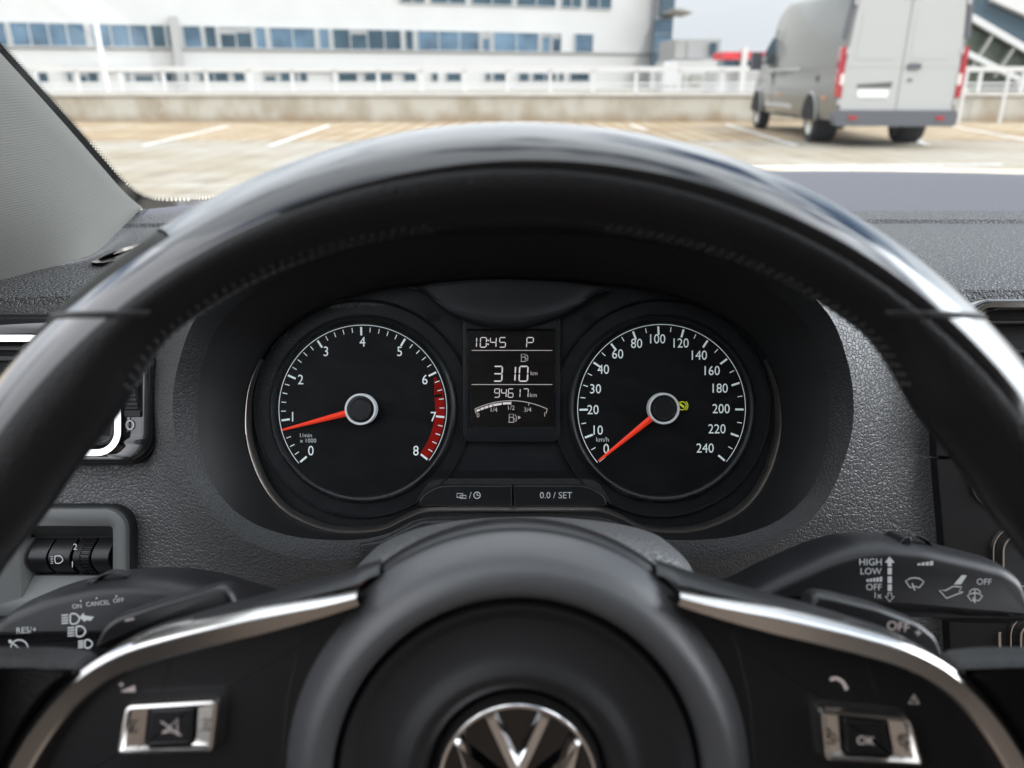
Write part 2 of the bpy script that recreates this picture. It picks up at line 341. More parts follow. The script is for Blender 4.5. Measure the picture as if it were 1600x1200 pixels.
def normals(p, closed=True):        # unit normals, on the left while walking with v downward: outward for clockwise-on-screen outlines
    n = len(p); out = []
    for i in range(n):
        a = p[i-1] if (i or closed) else p[i]; b = p[(i+1) % n] if (i < n-1 or closed) else p[i]
        dx, dy = b[0]-a[0], b[1]-a[1]; l = math.hypot(dx, dy) or 1
        out.append((dy/l, -dx/l))
    return out
def inset(p, d):                    # p clockwise on screen (area > 0): moves inward by d
    n = len(p); out = []
    for i in range(n):
        a, b, c = p[i-1], p[i], p[(i+1) % n]
        d1 = (b[0]-a[0], b[1]-a[1]); d2 = (c[0]-b[0], c[1]-b[1])
        l1, l2 = math.hypot(*d1) or 1, math.hypot(*d2) or 1
        n1, n2 = (d1[1]/l1, -d1[0]/l1), (d2[1]/l2, -d2[0]/l2)
        mx_, my_ = n1[0]+n2[0], n1[1]+n2[1]; q = mx_*mx_+my_*my_
        if q < .3: q = .3
        out.append((b[0]-mx_*2/q*d, b[1]-my_*2/q*d))
    return out
def spline(p, n=8, closed=True):
    k = len(p); out = []; rng = range(k if closed else k-1)
    for i in rng:
        g = lambda j: p[j % k] if closed else p[max(0, min(k-1, j))]
        a, b, c, d = g(i-1), g(i), g(i+1), g(i+2)
        for q in range(n):
            t = q/n; out.append(tuple(.5*(2*b[x]+(c[x]-a[x])*t+(2*a[x]-5*b[x]+4*c[x]-d[x])*t*t+(3*b[x]-a[x]-3*c[x]+d[x])*t**3) for x in range(len(b))))
    if not closed: out.append(tuple(p[-1]))
    return out
def rrect(u0, v0, u1, v1, r, n=6):
    rs = r if isinstance(r, (list, tuple)) else (r,)*4; out = []      # tl, tr, br, bl, clockwise on screen
    for (cx, cy, a, q) in ((u0, v0, 180, 0), (u1, v0, 270, 1), (u1, v1, 0, 2), (u0, v1, 90, 3)):
        rr = max(rs[q], .01); ox = cx+(rr if q in (0, 3) else -rr); oy = cy+(rr if q in (0, 1) else -rr)
        for k in range(n+1):
            t = R_(a+90*k/n); out.append((ox+rr*math.cos(t), oy+rr*math.sin(t)))
    return out
def rpoly(pts, r, n=5):             # polygon with rounded corners
    out = []; k = len(pts); rs = r if isinstance(r, (list, tuple)) else [r]*k
    for i in range(k):
        a, b, c = pts[i-1], pts[i], pts[(i+1) % k]
        la, lc = math.dist(a, b), math.dist(b, c); q = min(rs[i], la*.48, lc*.48)
        p0 = (b[0]+(a[0]-b[0])*q/la, b[1]+(a[1]-b[1])*q/la); p1 = (b[0]+(c[0]-b[0])*q/lc, b[1]+(c[1]-b[1])*q/lc)
        for j in range(n+1):
            t = j/n; out.append(tuple((1-t)**2*p0[x]+2*t*(1-t)*b[x]+t*t*p1[x] for x in (0, 1)))
    return out
GL = {}
def glyphs(txt):
    if txt in GL: return GL[txt]
    def run(s_):
        c = bpy.data.curves.new('lettering', 'FONT'); c.body = s_; c.size = 1; c.resolution_u = 3
        o = bpy.data.objects.new('lettering', c); COL.objects.link(o); dg = bpy.context.evaluated_depsgraph_get()
        me = bpy.data.meshes.new_from_object(o.evaluated_get(dg)); vs = [(q.co.x, q.co.y) for q in me.vertices]; fs = [tuple(q.vertices) for q in me.polygons]
        bpy.data.objects.remove(o); bpy.data.curves.remove(c); bpy.data.meshes.remove(me); return vs, fs
    if 'cap' not in GL: GL['cap'] = max(y for x, y in run('H')[0])
    vs, fs = run(txt); k = 1/GL['cap']; vs = [(x*k, y*k) for x, y in vs]
    GL[txt] = (vs, fs, min(x for x, y in vs), max(x for x, y in vs)); return GL[txt]
SEG = {'0': 'abcdef', '1': 'bc', '3': 'abgcd', '4': 'fgbc', '5': 'afgcd', '6': 'afgecd', '7': 'abc', '9': 'abgfcd', 'P': 'abgfe'}
def seven(mb, ch, u, v, wd, ht, t, D, h, m=0):      # one seven-segment digit, top left at (u, v), leaning slightly
    sk = lambda x, y: (u+x+(ht/2-y)*.05, v+y); g = t*.22
    hs = lambda y: [(g, y), (g+t*.5, y-t/2), (wd-g-t*.5, y-t/2), (wd-g, y), (wd-g-t*.5, y+t/2), (g+t*.5, y+t/2)]
    vsg = lambda x, y0, y1: [(x, y0+g), (x+t/2, y0+g+t*.5), (x+t/2, y1-g-t*.5), (x, y1-g), (x-t/2, y1-g-t*.5), (x-t/2, y0+g+t*.5)]
    q = {'a': hs(0), 'g': hs(ht/2), 'd': hs(ht), 'f': vsg(0, 0, ht/2), 'b': vsg(wd, 0, ht/2), 'e': vsg(0, ht/2, ht), 'c': vsg(wd, ht/2, ht)}
    for s_ in SEG[ch]: mb.flat([sk(x, y) for x, y in q[s_]], D, h, m)

# ================================================================ outside: car park, wall, buildings
Z0 = -0.0
g = MB(); g.add([(-400, -200, 0), (400, -200, 0), (400, 900, 0), (-400, 900, 0)], [(0, 1, 2, 3)])
g.build('ground', 'ground', kind='structure', smooth=False)
by = MB(); by.add([(-30, 15.9, .004), (30, 15.9, .004), (30, 22.6, .004), (-30, 22.6, .004)], [(0, 1, 2, 3)])
by.build('parking_bays', 'bay', kind='structure', smooth=False)
def mark(a, b, wd):
    p, q = GR(*a), GR(*b); d = (q-p).normalized(); n = V3((-d.y, d.x, 0))*wd/2; z = V3((0, 0, .009))
    k = MB(); k.add([p+n+z, q+n+z, q-n+z, p-n+z], [(0, 1, 2, 3)]); k.build('parking_line', 'line', kind='structure', smooth=False)
mark((222, 229), (356, 197), .13); mark((421, 229), (515, 196), .13); mark((110, 204), (205, 198), .13)
mark((1135, 195), (1244, 228), .13); mark((1478, 196), (1640, 226), .13); mark((1425, 216), (1450, 228), .13)
mark((1175, 262), (1566, 257.5), .16); mark((985, 196), (1010, 204), .13)

WY = 23.0                           # the parapet wall
wl = MB(); wl.box((4, WY+.15, .33), (60, .3, .66)); wl.build('parapet_wall', 'wall', smooth=False, label='long beige stained concrete wall behind the parking bays', cat='wall')
cp = MB(); cp.box((4, WY+.15, .72), (60, .42, .12)); 
o = cp.build('coping', 'coping', [x for x in ORG if x.name == 'parapet_wall'][0], smooth=False, sharp=30)
rl = thing('railing', 'white metal railing with upright posts on top of the beige wall', 'railing', (4, WY+.15, .78))
x0 = -25.0; px = []
k = MB(); k.bar((x0, WY+.15, 1.345), (29, WY+.15, 1.345), (.07, .13)); k.build('top_rail', 'whitepaint', rl, smooth=False)
k = MB(); k.bar((x0, WY+.15, .98), (29, WY+.15, .98), (.04, .05)); k.bar((x0, WY+.15, .86), (29, WY+.15, .86), (.04, .05)); k.build('lower_rail', 'whitepaint', rl, smooth=False)
pm = None
for i in range(46):
    x = x0+.3+i*1.17
    if pm is None:
        k = MB(); k.box((x, WY+.15, 1.05), (.09, .07, .54)); pm = k.build('post', 'whitepaint', rl, smooth=False); xx = x
    else:
        c = pm.copy(); COL.objects.link(c); c.parent = rl; c.location = (x-xx, 0, 0); ORG[c] = ORG[rl]
lp = thing('lamp_post', 'slim white lamp post standing in front of the beige wall', 'lamp post', GR(175, 187))
b = GR(175, 187)
k = MB()
for z0, z1, r0, r1 in ((0, .35, .12, .12), (.35, 5.6, .085, .055)):
    k.grid([[b+V3((math.cos(a*math.tau/14)*r, math.sin(a*math.tau/14)*r, z)) for a in range(14)] for z, r in ((z0, r0), (z1, r1))], cu=True)
k.build('pole', 'whitepaint', lp)
k = MB(); k.box(b+V3((0, 0, .02)), (.36, .36, .04)); k.build('base_plate', 'coping', lp, smooth=False)
k = MB(); k.box(b+V3((.3, 0, 5.62)), (.8, .2, .09)); k.build('lamp_head', 'whitepaint', lp, smooth=False)
# small junction box near the rail on the right, white van-roof-shaped cabinet beyond the railing
def facade_pt(u):                   # point of the office front on the ray column u
    A, B = V3((-39, 65, 0)), V3((14.4, 86, 0)); r = ray(u, 120); n = V3((-(B-A).y, (B-A).x, 0)); t = (A).dot(n)/r.dot(n); p = r*t; return V3((p.x, p.y, 0))
fd = (V3((14.4, 86, 0))-V3((-39, 65, 0))).normalized(); fn = V3((fd.y, -fd.x, 0))   # along, toward the camera
ob = thing('office_building', 'long white office building with bands of blue windows beyond the wall', 'office building', (-12, 75, 0))
pl, pr = facade_pt(-260), facade_pt(1021)
def slab(mb, p, q, z0, z1, dep, out=0, m=0):
    vs = []
    for z in (z0, z1):
        for a in (p+fn*out, q+fn*out, q+fn*(out-dep), p+fn*(out-dep)): vs.append(V3((a.x, a.y, z)))
    mb.add(vs, [(0, 1, 2, 3), (4, 5, 6, 7), (0, 1, 5, 4), (1, 2, 6, 5), (2, 3, 7, 6), (3, 0, 4, 7)], m)
ZE = 1.15
k = MB(); slab(k, pl, pr, 0, 16, 14); k.build('wall', 'facade', ob, smooth=False)
k = MB(); slab(k, pl, pr, ZE+2.1, ZE+2.22, .5, .22); k.build('sill_band', 'facade2', ob, smooth=False)
def window(parent, u0, u1, z0, z1, gm='winglass', n=1):
    p, q = facade_pt(u0), facade_pt(u1); k = MB()
    slab(k, p, q, z0, z1, .5, .06, 0)
    fr = k.build('window', gm, parent, smooth=False)
    k = MB(); t = .08
    slab(k, p, q, z1, z1+t, .3, .16); slab(k, p, q, z0-t, z0, .3, .16)
    a, c = p, q
    for s in range(n+1):
        m_ = p.lerp(q, s/n); slab(k, m_-fd*t/2, m_+fd*t/2, z0, z1, .3, .17)
    k.build('frame', 'mullion', fr, smooth=False)
    for s in range(n):
        if random.random() < .09:
            a_, b_ = p.lerp(q, (s+.05)/n), p.lerp(q, (s+.95)/n); k = MB(); slab(k, a_, b_, z1-(z1-z0)*random.uniform(.2, .45), z1, .1, .08); k.build('blind', 'facade2', fr, smooth=False)
random.seed(11)
up = [(-120, -30), (-22, 25), (31, 146), (155, 242), (246, 268), (270, 288), (295, 323), (328, 346), (351, 400), (405, 422), (428, 497), (503, 519), (524, 629), (635, 648), (654, 749), (753, 766), (771, 840), (845, 858), (861, 875), (896, 924)]
for a, c in up: window(ob, a, c, ZE+2.23, ZE+3.8, random.choice(('winglass', 'winglass', 'winglass2')), max(1, round((c-a)/28)))
lo = [(60, 76), (105, 113), (120, 154), (197, 203), (210, 240), (248, 295), (312, 357), (365, 383), (413, 431), (438, 464), (468, 480), (520, 526), (528, 558), (569, 613), (630, 650), (674, 684), (697, 720), (758, 766), (770, 790), (810, 826), (832, 868), (873, 880), (890, 920)]
for a, c in lo: window(ob, a, c, ZE-.37, ZE+.3, 'winglass2', max(1, round((c-a)/22)))
for a, c in ((100, 292), (303, 380), (412, 640)):   # shallow white lintels over the lower row
    k = MB(); slab(k, facade_pt(a), facade_pt(c), ZE+.62, ZE+.78, .3, .5); k.build('lintel', 'facade2', ob, smooth=False)
for a, c in ((630, 668), (676, 730), (738, 800), (806, 866), (874, 905), (912, 950)): window(ob, a, c, ZE+6.1, ZE+7.7, 'winglass2', 2)
k = MB(); p = facade_pt(283); slab(k, p-fd*.35, p+fd*.35, 0, 5.6, .7, .9); k.build('drain_column', 'facade2', ob, smooth=False)
# glass stair tower at the right end of the office
tw = thing('glass_stair_tower', 'narrow blue glass stair tower at the end of the white office', 'tower', facade_pt(1035))
def block(name, m, parent, u0, u1, z0, z1, Y, dep, lab=None, cat=None):
    p, q = AY(u0, 120, Y), AY(u1, 120, Y+.01); k = MB(); k.box(((p.x+q.x)/2, Y+dep/2, (z0+z1)/2), (q.x-p.x, dep, z1-z0))
    return k.build(name, m, parent, smooth=False, label=lab, cat=cat)
zz = lambda v, Y: AY(800, v, Y).z
block('curtain_wall', 'winglass', tw, 1020, 1046, zz(105, 84), zz(30, 84), 84, 5)
block('curtain_wall', 'canopydark', tw, 1027, 1047, zz(29, 84), zz(-40, 84), 84, 5)
for v in (28, 52, 78): block('mullion_bar', 'mullion', tw, 1019, 1047, zz(v+1.2, 84), zz(v, 84), 83.9, .2)
block('plinth', 'facade', tw, 1016, 1050, 0, zz(105, 84), 83.8, 5)
# annex with the grey recessed balcony
an = thing('white_annex', 'white flat roofed annex with a grey recessed loggia', 'annex', AY(1085, 145, 70)*1)
block('wall', 'facade', an, 1049, 1128, 0, zz(94, 70), 70, 8)
block('upper_wall', 'facade2', an, 1049, 1122, zz(94, 70), zz(60, 70), 71, 7)
block('loggia', 'greywall', an, 1052, 1070, zz(92, 70), zz(63, 70), 70.8, .5)
block('loggia', 'facade2', an, 1071, 1092, zz(92, 70), zz(63, 70), 70.7, .5)
block('loggia', 'greywall', an, 1092, 1096, zz(92, 70), zz(63, 70), 70.8, .5)
block('window', 'winglass2', an, 1106, 1116, zz(86, 70), zz(66, 70), 70.75, .5)
k = MB(); pts = [(1054, 12), (1066, 12.5), (1084, 20), (1072, 18), (1054, 15)]
fr = [AY(u, v, 78) for u, v in pts]; bk = [p+V3((0, 6, 0)) for p in fr]
k.grid([fr, bk], cu=True); k.cap(fr); k.cap(bk); k.build('curved_roof', 'greywall', an, smooth=False)
for u0, u1 in ((1055, 1071), (1080, 1098), (1140, 1152)): block('doorway', 'greywall', an, u0, u1, zz(133, 69), zz(116, 69), 69.7, .4)
# filling station style building with red fascia
fs = thing('shop_building', 'low distant shop with red fascia and blue glass front', 'shop', AY(1180, 140, 60))
block('fascia', 'awning', fs, 1127, 1157, zz(93, 60), zz(81, 60), 60, 3)
block('fascia', 'awning', fs, 1165, 1230, zz(92, 60), zz(81, 60), 60, 3)
block('shop_window', 'winglass', fs, 1129, 1156, zz(106, 60), zz(94, 60), 60.6, 2)
block('shop_window', 'winglass2', fs, 1166, 1230, zz(106, 60), zz(94, 60), 60.6, 2)
block('wall', 'facade', fs, 1120, 1240, 0, zz(106, 60), 60.8, 4)
block('column', 'whitepaint', fs, 1157, 1165, 0, zz(74, 60), 59.7, .6)
# small white utility cabinet behind the railing
k = MB()
pts = rpoly([(1036, 134), (1040, 100), (1046, 96), (1058, 96), (1060, 134)], 3); fr = [AY(u, v, 25) for u, v in pts]; bk = [p+V3((0, .5, 0)) for p in fr]
k.grid([fr, bk], cu=True); k.cap(fr); k.cap(bk); k.box((AY(1048, 132, 25).x, 25.25, .4), (.36, .44, .82)); k.build('utility_cabinet', 'whitepaint', None, sharp=25, label='small white utility cabinet just behind the railing', cat='cabinet')
# sloped glazed stair canopy on the right
cn = thing('glazed_canopy', 'sloping glazed canopy with white beams right of the van', 'canopy', AY(1640, 180, 24))
Yc = 24.6
def cbar(u0, v0, u1, v1, wd, Y=Yc, m='whitepaint', nm='beam', dy=0):
    k = MB(); k.bar(AY(u0, v0, Y), AY(u1, v1, Y+dy), (wd, wd)); k.build(nm, m, cn, smooth=False)
k = MB(); k.add([AY(1495, -60, Yc+.25), AY(1490, 128, Yc+.25), AY(1700, 235, Yc+.25), AY(1700, 60, Yc+.25)], [(0, 1, 2, 3)])
k2 = [p+V3((0, .05, 0)) for p in (AY(1495, -60, Yc+.25), AY(1490, 128, Yc+.25), AY(1700, 235, Yc+.25), AY(1700, 60, Yc+.25))]; k.cap(k2); k.build('glazing', 'canopyglass', cn, smooth=False)
k = MB(); q = [AY(1500, -20, Yc+.1), AY(1500, 18, Yc+.1), AY(1700, 128, Yc+.1), AY(1700, 40, Yc+.1)]; k.grid([q, [p+V3((0, .06, 0)) for p in q]], cu=True); k.cap(q); k.cap([p+V3((0, .06, 0)) for p in q]); k.build('roof_glazing', 'canopydark', cn, smooth=False)
cbar(1505, 20, 1700, 134, .17); cbar(1500, 78, 1700, 178, .15); cbar(1552, -8, 1700, 58, .34)
for s in range(6):
    u = 1520+s*34; cbar(u, 20+(u-1500)*.56, u-34, 66+(u-1500)*.5+10, .07, nm='rafter', m='greywall')
ln = MB(); ln.box((AY(1545, 107, 22.2).x, 22.2, AY(1545, 107, 22.2).z), (1.3, .06, .09))
hr = thing('handrail', 'short white handrail in front of the glazed canopy', 'handrail', GR(1545, 186))
ln.build('rail', 'whitepaint', hr, smooth=False)
for u in (1512, 1578):
    p = AY(u, 110, 22.2); k = MB(); k.box((p.x, 22.2, p.z/2), (.07, .06, p.z)); k.build('post', 'whitepaint', hr, smooth=False)

# ================================================================ the van
vp = V3((6.54, 14.35, 0)); yaw = R_(-2.6)
van = thing('delivery_van', 'silver high roofed panel van parked with its closed rear doors facing us', 'van', vp)
def W(x, y, z): return vp+V3((x*math.cos(yaw)-y*math.sin(yaw), x*math.sin(yaw)+y*math.cos(yaw), z))
def sect(y, wb, wt, zb, zt, r=.16):   # half-profile of the body at y
    pts = [(0, zb), (wb*.96, zb), (wb, zb+.12), (wb+.015, zb+.55), (wb-.01, zb+.62), (wb, 1.28)]
    zm = zt-r; pts = [p for p in pts if p[1] < zm-.05]
    pts += [(wb-.01, min(1.35, zm-.02)), (wt+.03, zm), (wt-.02, zt-r*.3), (wt-r*.8, zt), (0, zt+.02)]
    while len(pts) < 11: pts.insert(1, pts[1])
    return [W(x, y, z) for x, z in pts]+[W(-x, y, z) for x, z in reversed(pts[1:-1])]
secs = [(.0, 1.0, .90, .46, 2.56), (.03, 1.02, .92, .44, 2.6), (4.0, 1.02, .92, .42, 2.62), (4.7, 1.02, .86, .42, 2.5), (5.15, 1.01, .80, .42, 2.05), (5.55, 1.0, .80, .42, 1.62), (5.75, 1.0, .84, .42, 1.36), (6.1, .95, .78, .42, 1.15), (6.35, .8, .6, .45, .95)]
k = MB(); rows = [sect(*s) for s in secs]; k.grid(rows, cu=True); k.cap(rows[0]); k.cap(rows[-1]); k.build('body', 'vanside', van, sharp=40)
def vslab(mb, pts, y0, y1, m=0, r=.03):
    q = rpoly(pts, r, 3); a = [W(x, y0, z) for x, z in q]; c = [W(x, y1, z) for x, z in q]; mb.grid([a, c], cu=True, m=m); mb.cap(a, m); mb.cap(c, m)
for s in (-1, 1):
    d = MB(); vslab(d, [(s*.008, .52), (s*.93, .52), (s*.94, 1.3), (s*.84, 2.52), (s*.008, 2.54)], -.035, .02)
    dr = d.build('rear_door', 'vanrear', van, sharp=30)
    d = MB(); vslab(d, [(s*.10, 1.42), (s*.80, 1.42), (s*.745, 2.2), (s*.10, 2.2)], -.041, -.03, r=.09); d.build('blank_window_panel', 'vanrear', dr)
    d = MB(); vslab(d, [(s*.02, 1.33), (s*.90, 1.33), (s*.90, 1.30), (s*.02, 1.30)], -.040, -.03, r=.01); d.build('crease', 'vanrear', dr)
    if s < 0:
        d = MB(); vslab(d, [(-.70, .98), (-.14, .98), (-.12, 1.07), (-.70, 1.03)], -.045, -.03, r=.01); d.build('plate_recess', 'seam', dr)
        d = MB(); vslab(d, [(-.68, .82), (-.17, .82), (-.17, .945), (-.68, .945)], -.05, -.03, r=.02); d.build('number_plate', 'plate', dr)
    else:
        d = MB(); vslab(d, [(.08, 1.27), (.30, 1.27), (.30, 1.36), (.08, 1.36)], -.07, -.03, r=.035); d.build('handle', 'bumper', dr)
        d = MB(); vslab(d, [(.12, 1.08), (.20, 1.08), (.20, 1.12), (.12, 1.12)], -.05, -.03, r=.02); d.build('lock', 'bumper', dr)
    for z in (.75, 1.55, 2.3):
        d = MB(); d.box(W(s*(.965-.03*(z > 1.4)-.03*(z > 2)), -.02, z), (.05, .06, .1)); d.build('hinge', 'vanrear', dr, smooth=False)
d = MB(); vslab(d, [(-.012, .53), (.012, .53), (.012, 2.53), (-.012, 2.53)], -.030, .0, r=.003); d.build('door_gap', 'seam', van)
for s in (-1, 1):                   # dark corner strips, tail lamps
    d = MB(); vslab(d, [(s*.955, 1.75), (s*1.035, 1.75), (s*.95, 2.56), (s*.865, 2.56)], -.02, .05, r=.01); d.build('corner_trim', 'bumper', van)
    d = MB(); vslab(d, [(s*.945, .82), (s*1.035, .82), (s*1.045, 1.2), (s*1.035, 1.62), (s*.96, 1.62), (s*.945, 1.2)], -.05, .10, r=.03); tl = d.build('tail_lamp', 'lampred', van)
    d = MB(); vslab(d, [(s*.94, 1.02), (s*1.0, 1.02), (s*1.0, 1.2), (s*.94, 1.2)], -.058, -.02, r=.02); d.build('reversing_lens', 'lampwhite', tl)
    d = MB(); vslab(d, [(s*.66, .47), (s*.80, .47), (s*.80, .53), (s*.66, .53)], -.135, -.1, r=.01); d.build('reflector', 'lampred', van)
d = MB(); vslab(d, [(-1.0, .36), (1.0, .36), (1.03, .50), (1.0, .62), (-1.0, .62), (-1.03, .50)], -.12, .12, r=.05); d.build('bumper', 'bumper', van)
d = MB(); vslab(d, [(-.10, 2.36), (.12, 2.36), (.10, 2.40), (-.08, 2.40)], -.06, -.03, r=.01); d.build('high_brake_lamp', 'lampred', van)
d = MB(); d.box(W(0, 3, .42), (1.7, 5.2, .1)); d.build('underbody', 'void', van, smooth=False)
def wheelv(x, y, wid, wd_r=.345):
    k = MB()
    prof = [(wd_r*.6, -wid/2), (wd_r*.93, -wid/2), (wd_r, -wid/2+.03), (wd_r, wid/2-.03), (wd_r*.93, wid/2), (wd_r*.6, wid/2)]
    k.grid([[W(x+t, y+math.cos(a*math.tau/32)*r, wd_r+math.sin(a*math.tau/32)*r) for a in range(32)] for r, t in prof], cu=True)
    t_ = k.build('tyre', 'tyre', wv)
    for s in (-1, 1):
        k = MB(); pr = [(.02, wid/2-.06), (.07, wid/2-.05), (.13, wid/2-.09), (.18, wid/2-.06), (wd_r*.61, wid/2-.004)]
        k.grid([[W(x+s*t, y+math.cos(a*math.tau/32)*r, wd_r+math.sin(a*math.tau/32)*r) for a in range(32)] for r, t in pr], cu=True); k.cap([W(x+s*(wid/2-.06), y+math.cos(a*math.tau/32)*.02, wd_r+math.sin(a*math.tau/32)*.02) for a in range(32)]); k.build('wheel_disc', 'wheelrim', wv)
for x, y, wid in ((-.80, 1.3, .44), (.80, 1.3, .44), (-.90, 5.35, .23), (.90, 5.35, .23)):
    wv = bpy.data.objects.new('wheel', None); COL.objects.link(wv); wv.parent = van; ORG[wv] = ORG[van]; wheelv(x, y, wid)
for y in (1.3, 5.35):               # dark arches with body-coloured lips on the left flank and right flank
    for s in (-1, 1):
        a = MB(); n = 20; rows = []
        for r in (.0, .43): rows.append([W(s*1.022, y+math.cos(math.pi*j/n)*r, .40+math.sin(math.pi*j/n)*r*1.05) for j in range(n+1)])
        rows2 = [[p+(W(s*.03, 0, 0)-W(0, 0, 0)) for p in r] for r in rows]
        a.grid([rows2[0], rows2[1], rows[1]]); a.build('wheel_arch', 'void', van)
        a = MB(); a.tube([W(s*1.045, y+math.cos(math.pi*j/n)*.45, .40+math.sin(math.pi*j/n)*.475) for j in range(n+1)], .028); a.build('arch_lip', 'vanside', van)
for s in (-1, 1):
    d = MB(); d.box(W(s*1.03, 2.9, 1.29), (.03, 3.2, .05), 0); d.build('side_crease', 'vanrear', van, smooth=False)
    d = MB(); d.box(W(s*1.03, 3.1, .60), (.03, 2.5, .09), 0); d.build('sill_moulding', 'vanrear', van, smooth=False)
    for y in (.55, 3.5): d = MB(); d.box(W(s*1.035, y, .80), (.03, .12, .05)); d.build('side_marker', 'orange', van, smooth=False)
    d = MB(); q = [(4.35, 1.42), (4.35, 2.0), (4.75, 2.02), (5.5, 1.45)]
    a = [W(s*(1.045-(z-1.4)*.16), y, z) for y, z in q]; c = [W(s*(.98-(z-1.4)*.16), y, z) for y, z in q]; d.grid([a, c], cu=True); d.cap(a); d.cap(c); d.build('side_window', 'carglass', van, smooth=False)
    d = MB(); d.tube([W(s*1.0, 5.2, 1.45), W(s*1.13, 5.15, 1.43)], .03); a = [W(s*1.2+s*xx*.11, 5.12+yy, 1.45+z) for xx, yy, z in ((-1, -.05, -.16), (1, -.05, -.16), (1, -.05, .22), (-1, -.05, .22))]; c = [p+V3((0, .16, 0)) for p in a]; d.grid([a, c], cu=True); d.cap(a); d.cap(c); d.build('wing_mirror', 'bumper', van, smooth=False)
    d = MB(); d.box(W(s*1.03, 4.28, 1.18), (.03, .16, .07)); d.build('door_handle', 'bumper', van, smooth=False)
    d = MB(); d.box(W(s*1.024, 4.2, 1.35), (.02, .015, 1.5)); d.build('door_seam', 'seam', van, smooth=False)
    d = MB(); d.box(W(s*1.03, 1.1, 1.12), (.02, .1, .1)); d.build('fuel_flap', 'seam', van, smooth=False) if s < 0 else None

# ================================================================ car shell round the driver; unseen roof, doors and floor modelled to block light
cb = thing('car_body', 'light grey lined front pillar and windscreen surround of the car', 'car body', (.36, -.2, .3))
Eg = [(-230, -165, .3075), (-120, -50, .353), (0, 82, .425), (60, 148, .473), (110, 204, .524), (150, 250, .575), (185, 290, .627), (205, 310, .657), (222, 324, .684)]
Lg = [(-260, 560, .40), (-190, 523, .42), (-90, 483, .45), (0, 449, .478), (60, 426, .500), (110, 408, .518), (150, 394, .541), (188, 358, .60), (222, 325, .684)]
Ed, Ld = spline(Eg, 6, False), spline(Lg, 6, False)
Ld = [(u, v, d) for u, v, d in Ld]
k = MB(); rows = []
for j in range(9):
    t = j/8; rows.append([PX(a[0]*(1-t)+b[0]*t, a[1]*(1-t)+b[1]*t, (a[2]*(1-t)+b[2]*t)-.034*math.sin(math.pi*t)*(1-i/len(Ed))) for i, (a, b) in enumerate(zip(Ed, Ld))])
k.grid(rows)
ed2 = [PX(u, v, d+.012) for u, v, d in Ed]; k.grid([rows[0], ed2])
k.build('pillar_trim', 'fabric', cb, sharp=60)
Xc = .36
def Bp(x): return V3((x, .985-.65*(x-Xc)**2, ZE-.100))
def Tp(x): return V3((x, .12-.69*(x-Xc)**2, ZE+.31))
k = MB(); n = 28; rows = []
for j in range(9):
    t = j/8; row = []
    for i in range(n+1):
        s = i/n; p = Bp(-.345+s*1.41).lerp(Tp(-.235+s*1.19), t); p.z += .02*math.sin(math.pi*t); p.y += .03*math.sin(math.pi*t); row.append(p)
    rows.append(row)
k.grid(rows); ws = k.build('windscreen', 'glass', cb)
# dotted black ceramic edge along the pillar and the lower corner
pth = [(u+2, v, d+.02) for u, v, d in Eg[:-2]]+[(205, 306, .70), (222, 316, .715), (242, 321, .74), (275, 322, .78), (310, 321, .80), (360, 318, .83)]
pd = spline(pth, 10, False); pu = [(a, b) for a, b, c in pd]; pD = [c for a, b, c in pd]
k = MB(); k.sweep(pu, pD, [(-10, 0), (8, 0)], False)
nr = normals(pu, False); acc = 0; last = None
cs = []
for i in range(1, len(pd)):
    a, b = pd[i-1], pd[i]; l = math.dist(a[:2], b[:2]); nn = max(1, int(l/2)); 
    for q in range(nn): t = q/nn; cs.append((a[0]+(b[0]-a[0])*t, a[1]+(b[1]-a[1])*t, a[2]+(b[2]-a[2])*t, nr[i]))
run = 0; pos = []; pv = cs[0]
nxt = [0]*6
for c in cs:
    run += math.dist(c[:2], pv[:2]); pv = c
    for r_ in range(3):
        if run >= nxt[r_]:
            nxt[r_] = run+3.6 if nxt[r_] else run+(1.8 if r_ % 2 else 3.6)
            rad = (1.7, 1.15, .7)[r_]; off = 8.6+r_*2.6
            k.cap([PX(c[0]+c[3][0]*off+math.cos(a*math.tau/8)*rad, c[1]+c[3][1]*off+math.sin(a*math.tau/8)*rad, c[2]) for a in range(8)])
k.build('frit_band', 'frit', ws, normals=False)
k = MB(); rows = []
for j in range(7):
    t = j/6; rows.append([Tp(-.245+s/12*1.21).lerp(V3((-.24+s/12*1.20, -1.7, ZE+.28)), t)+V3((0, 0, .05*math.sin(math.pi*t))) for s in range(13)])
k.grid(rows); k.build('roof', 'headliner', cb)
for s, x in ((-1, -.40), (1, 1.12)):
    k = MB(); k.box((x, -.55, ZE-.60), (.06, 2.2, .80)); k.build('door_panel', 'door', cb, smooth=False)
    k = MB(); k.bar((x, -.35, ZE-.2), (x-s*.14, -.50, ZE+.30), (.05, .10)); k.build('centre_pillar', 'headliner', cb, smooth=False)
for s, x in ((-1, -.40), (1, 1.12)):      # unseen opaque panels added where rear windows belong, to darken the cabin
    k = MB(); k.add([(x, -.45, ZE-.2), (x-s*.15, -.50, ZE+.30), (x-s*.16, -1.72, ZE+.29), (x-s*.02, -1.72, ZE-.2)], [(0, 1, 2, 3)])
    k.add([(x+s*.02, -.45, ZE-.2), (x-s*.13, -.50, ZE+.30), (x-s*.14, -1.72, ZE+.29), (x, -1.72, ZE-.2)], [(0, 1, 2, 3)]); k.build('rear_side_blocker', 'door', cb, smooth=False)
k = MB(); k.box((.36, -1.66, ZE+.05), (1.4, .05, .46)); k.build('tailgate', 'door', cb, smooth=False)  # unseen and windowless, closes the rear to keep it dark
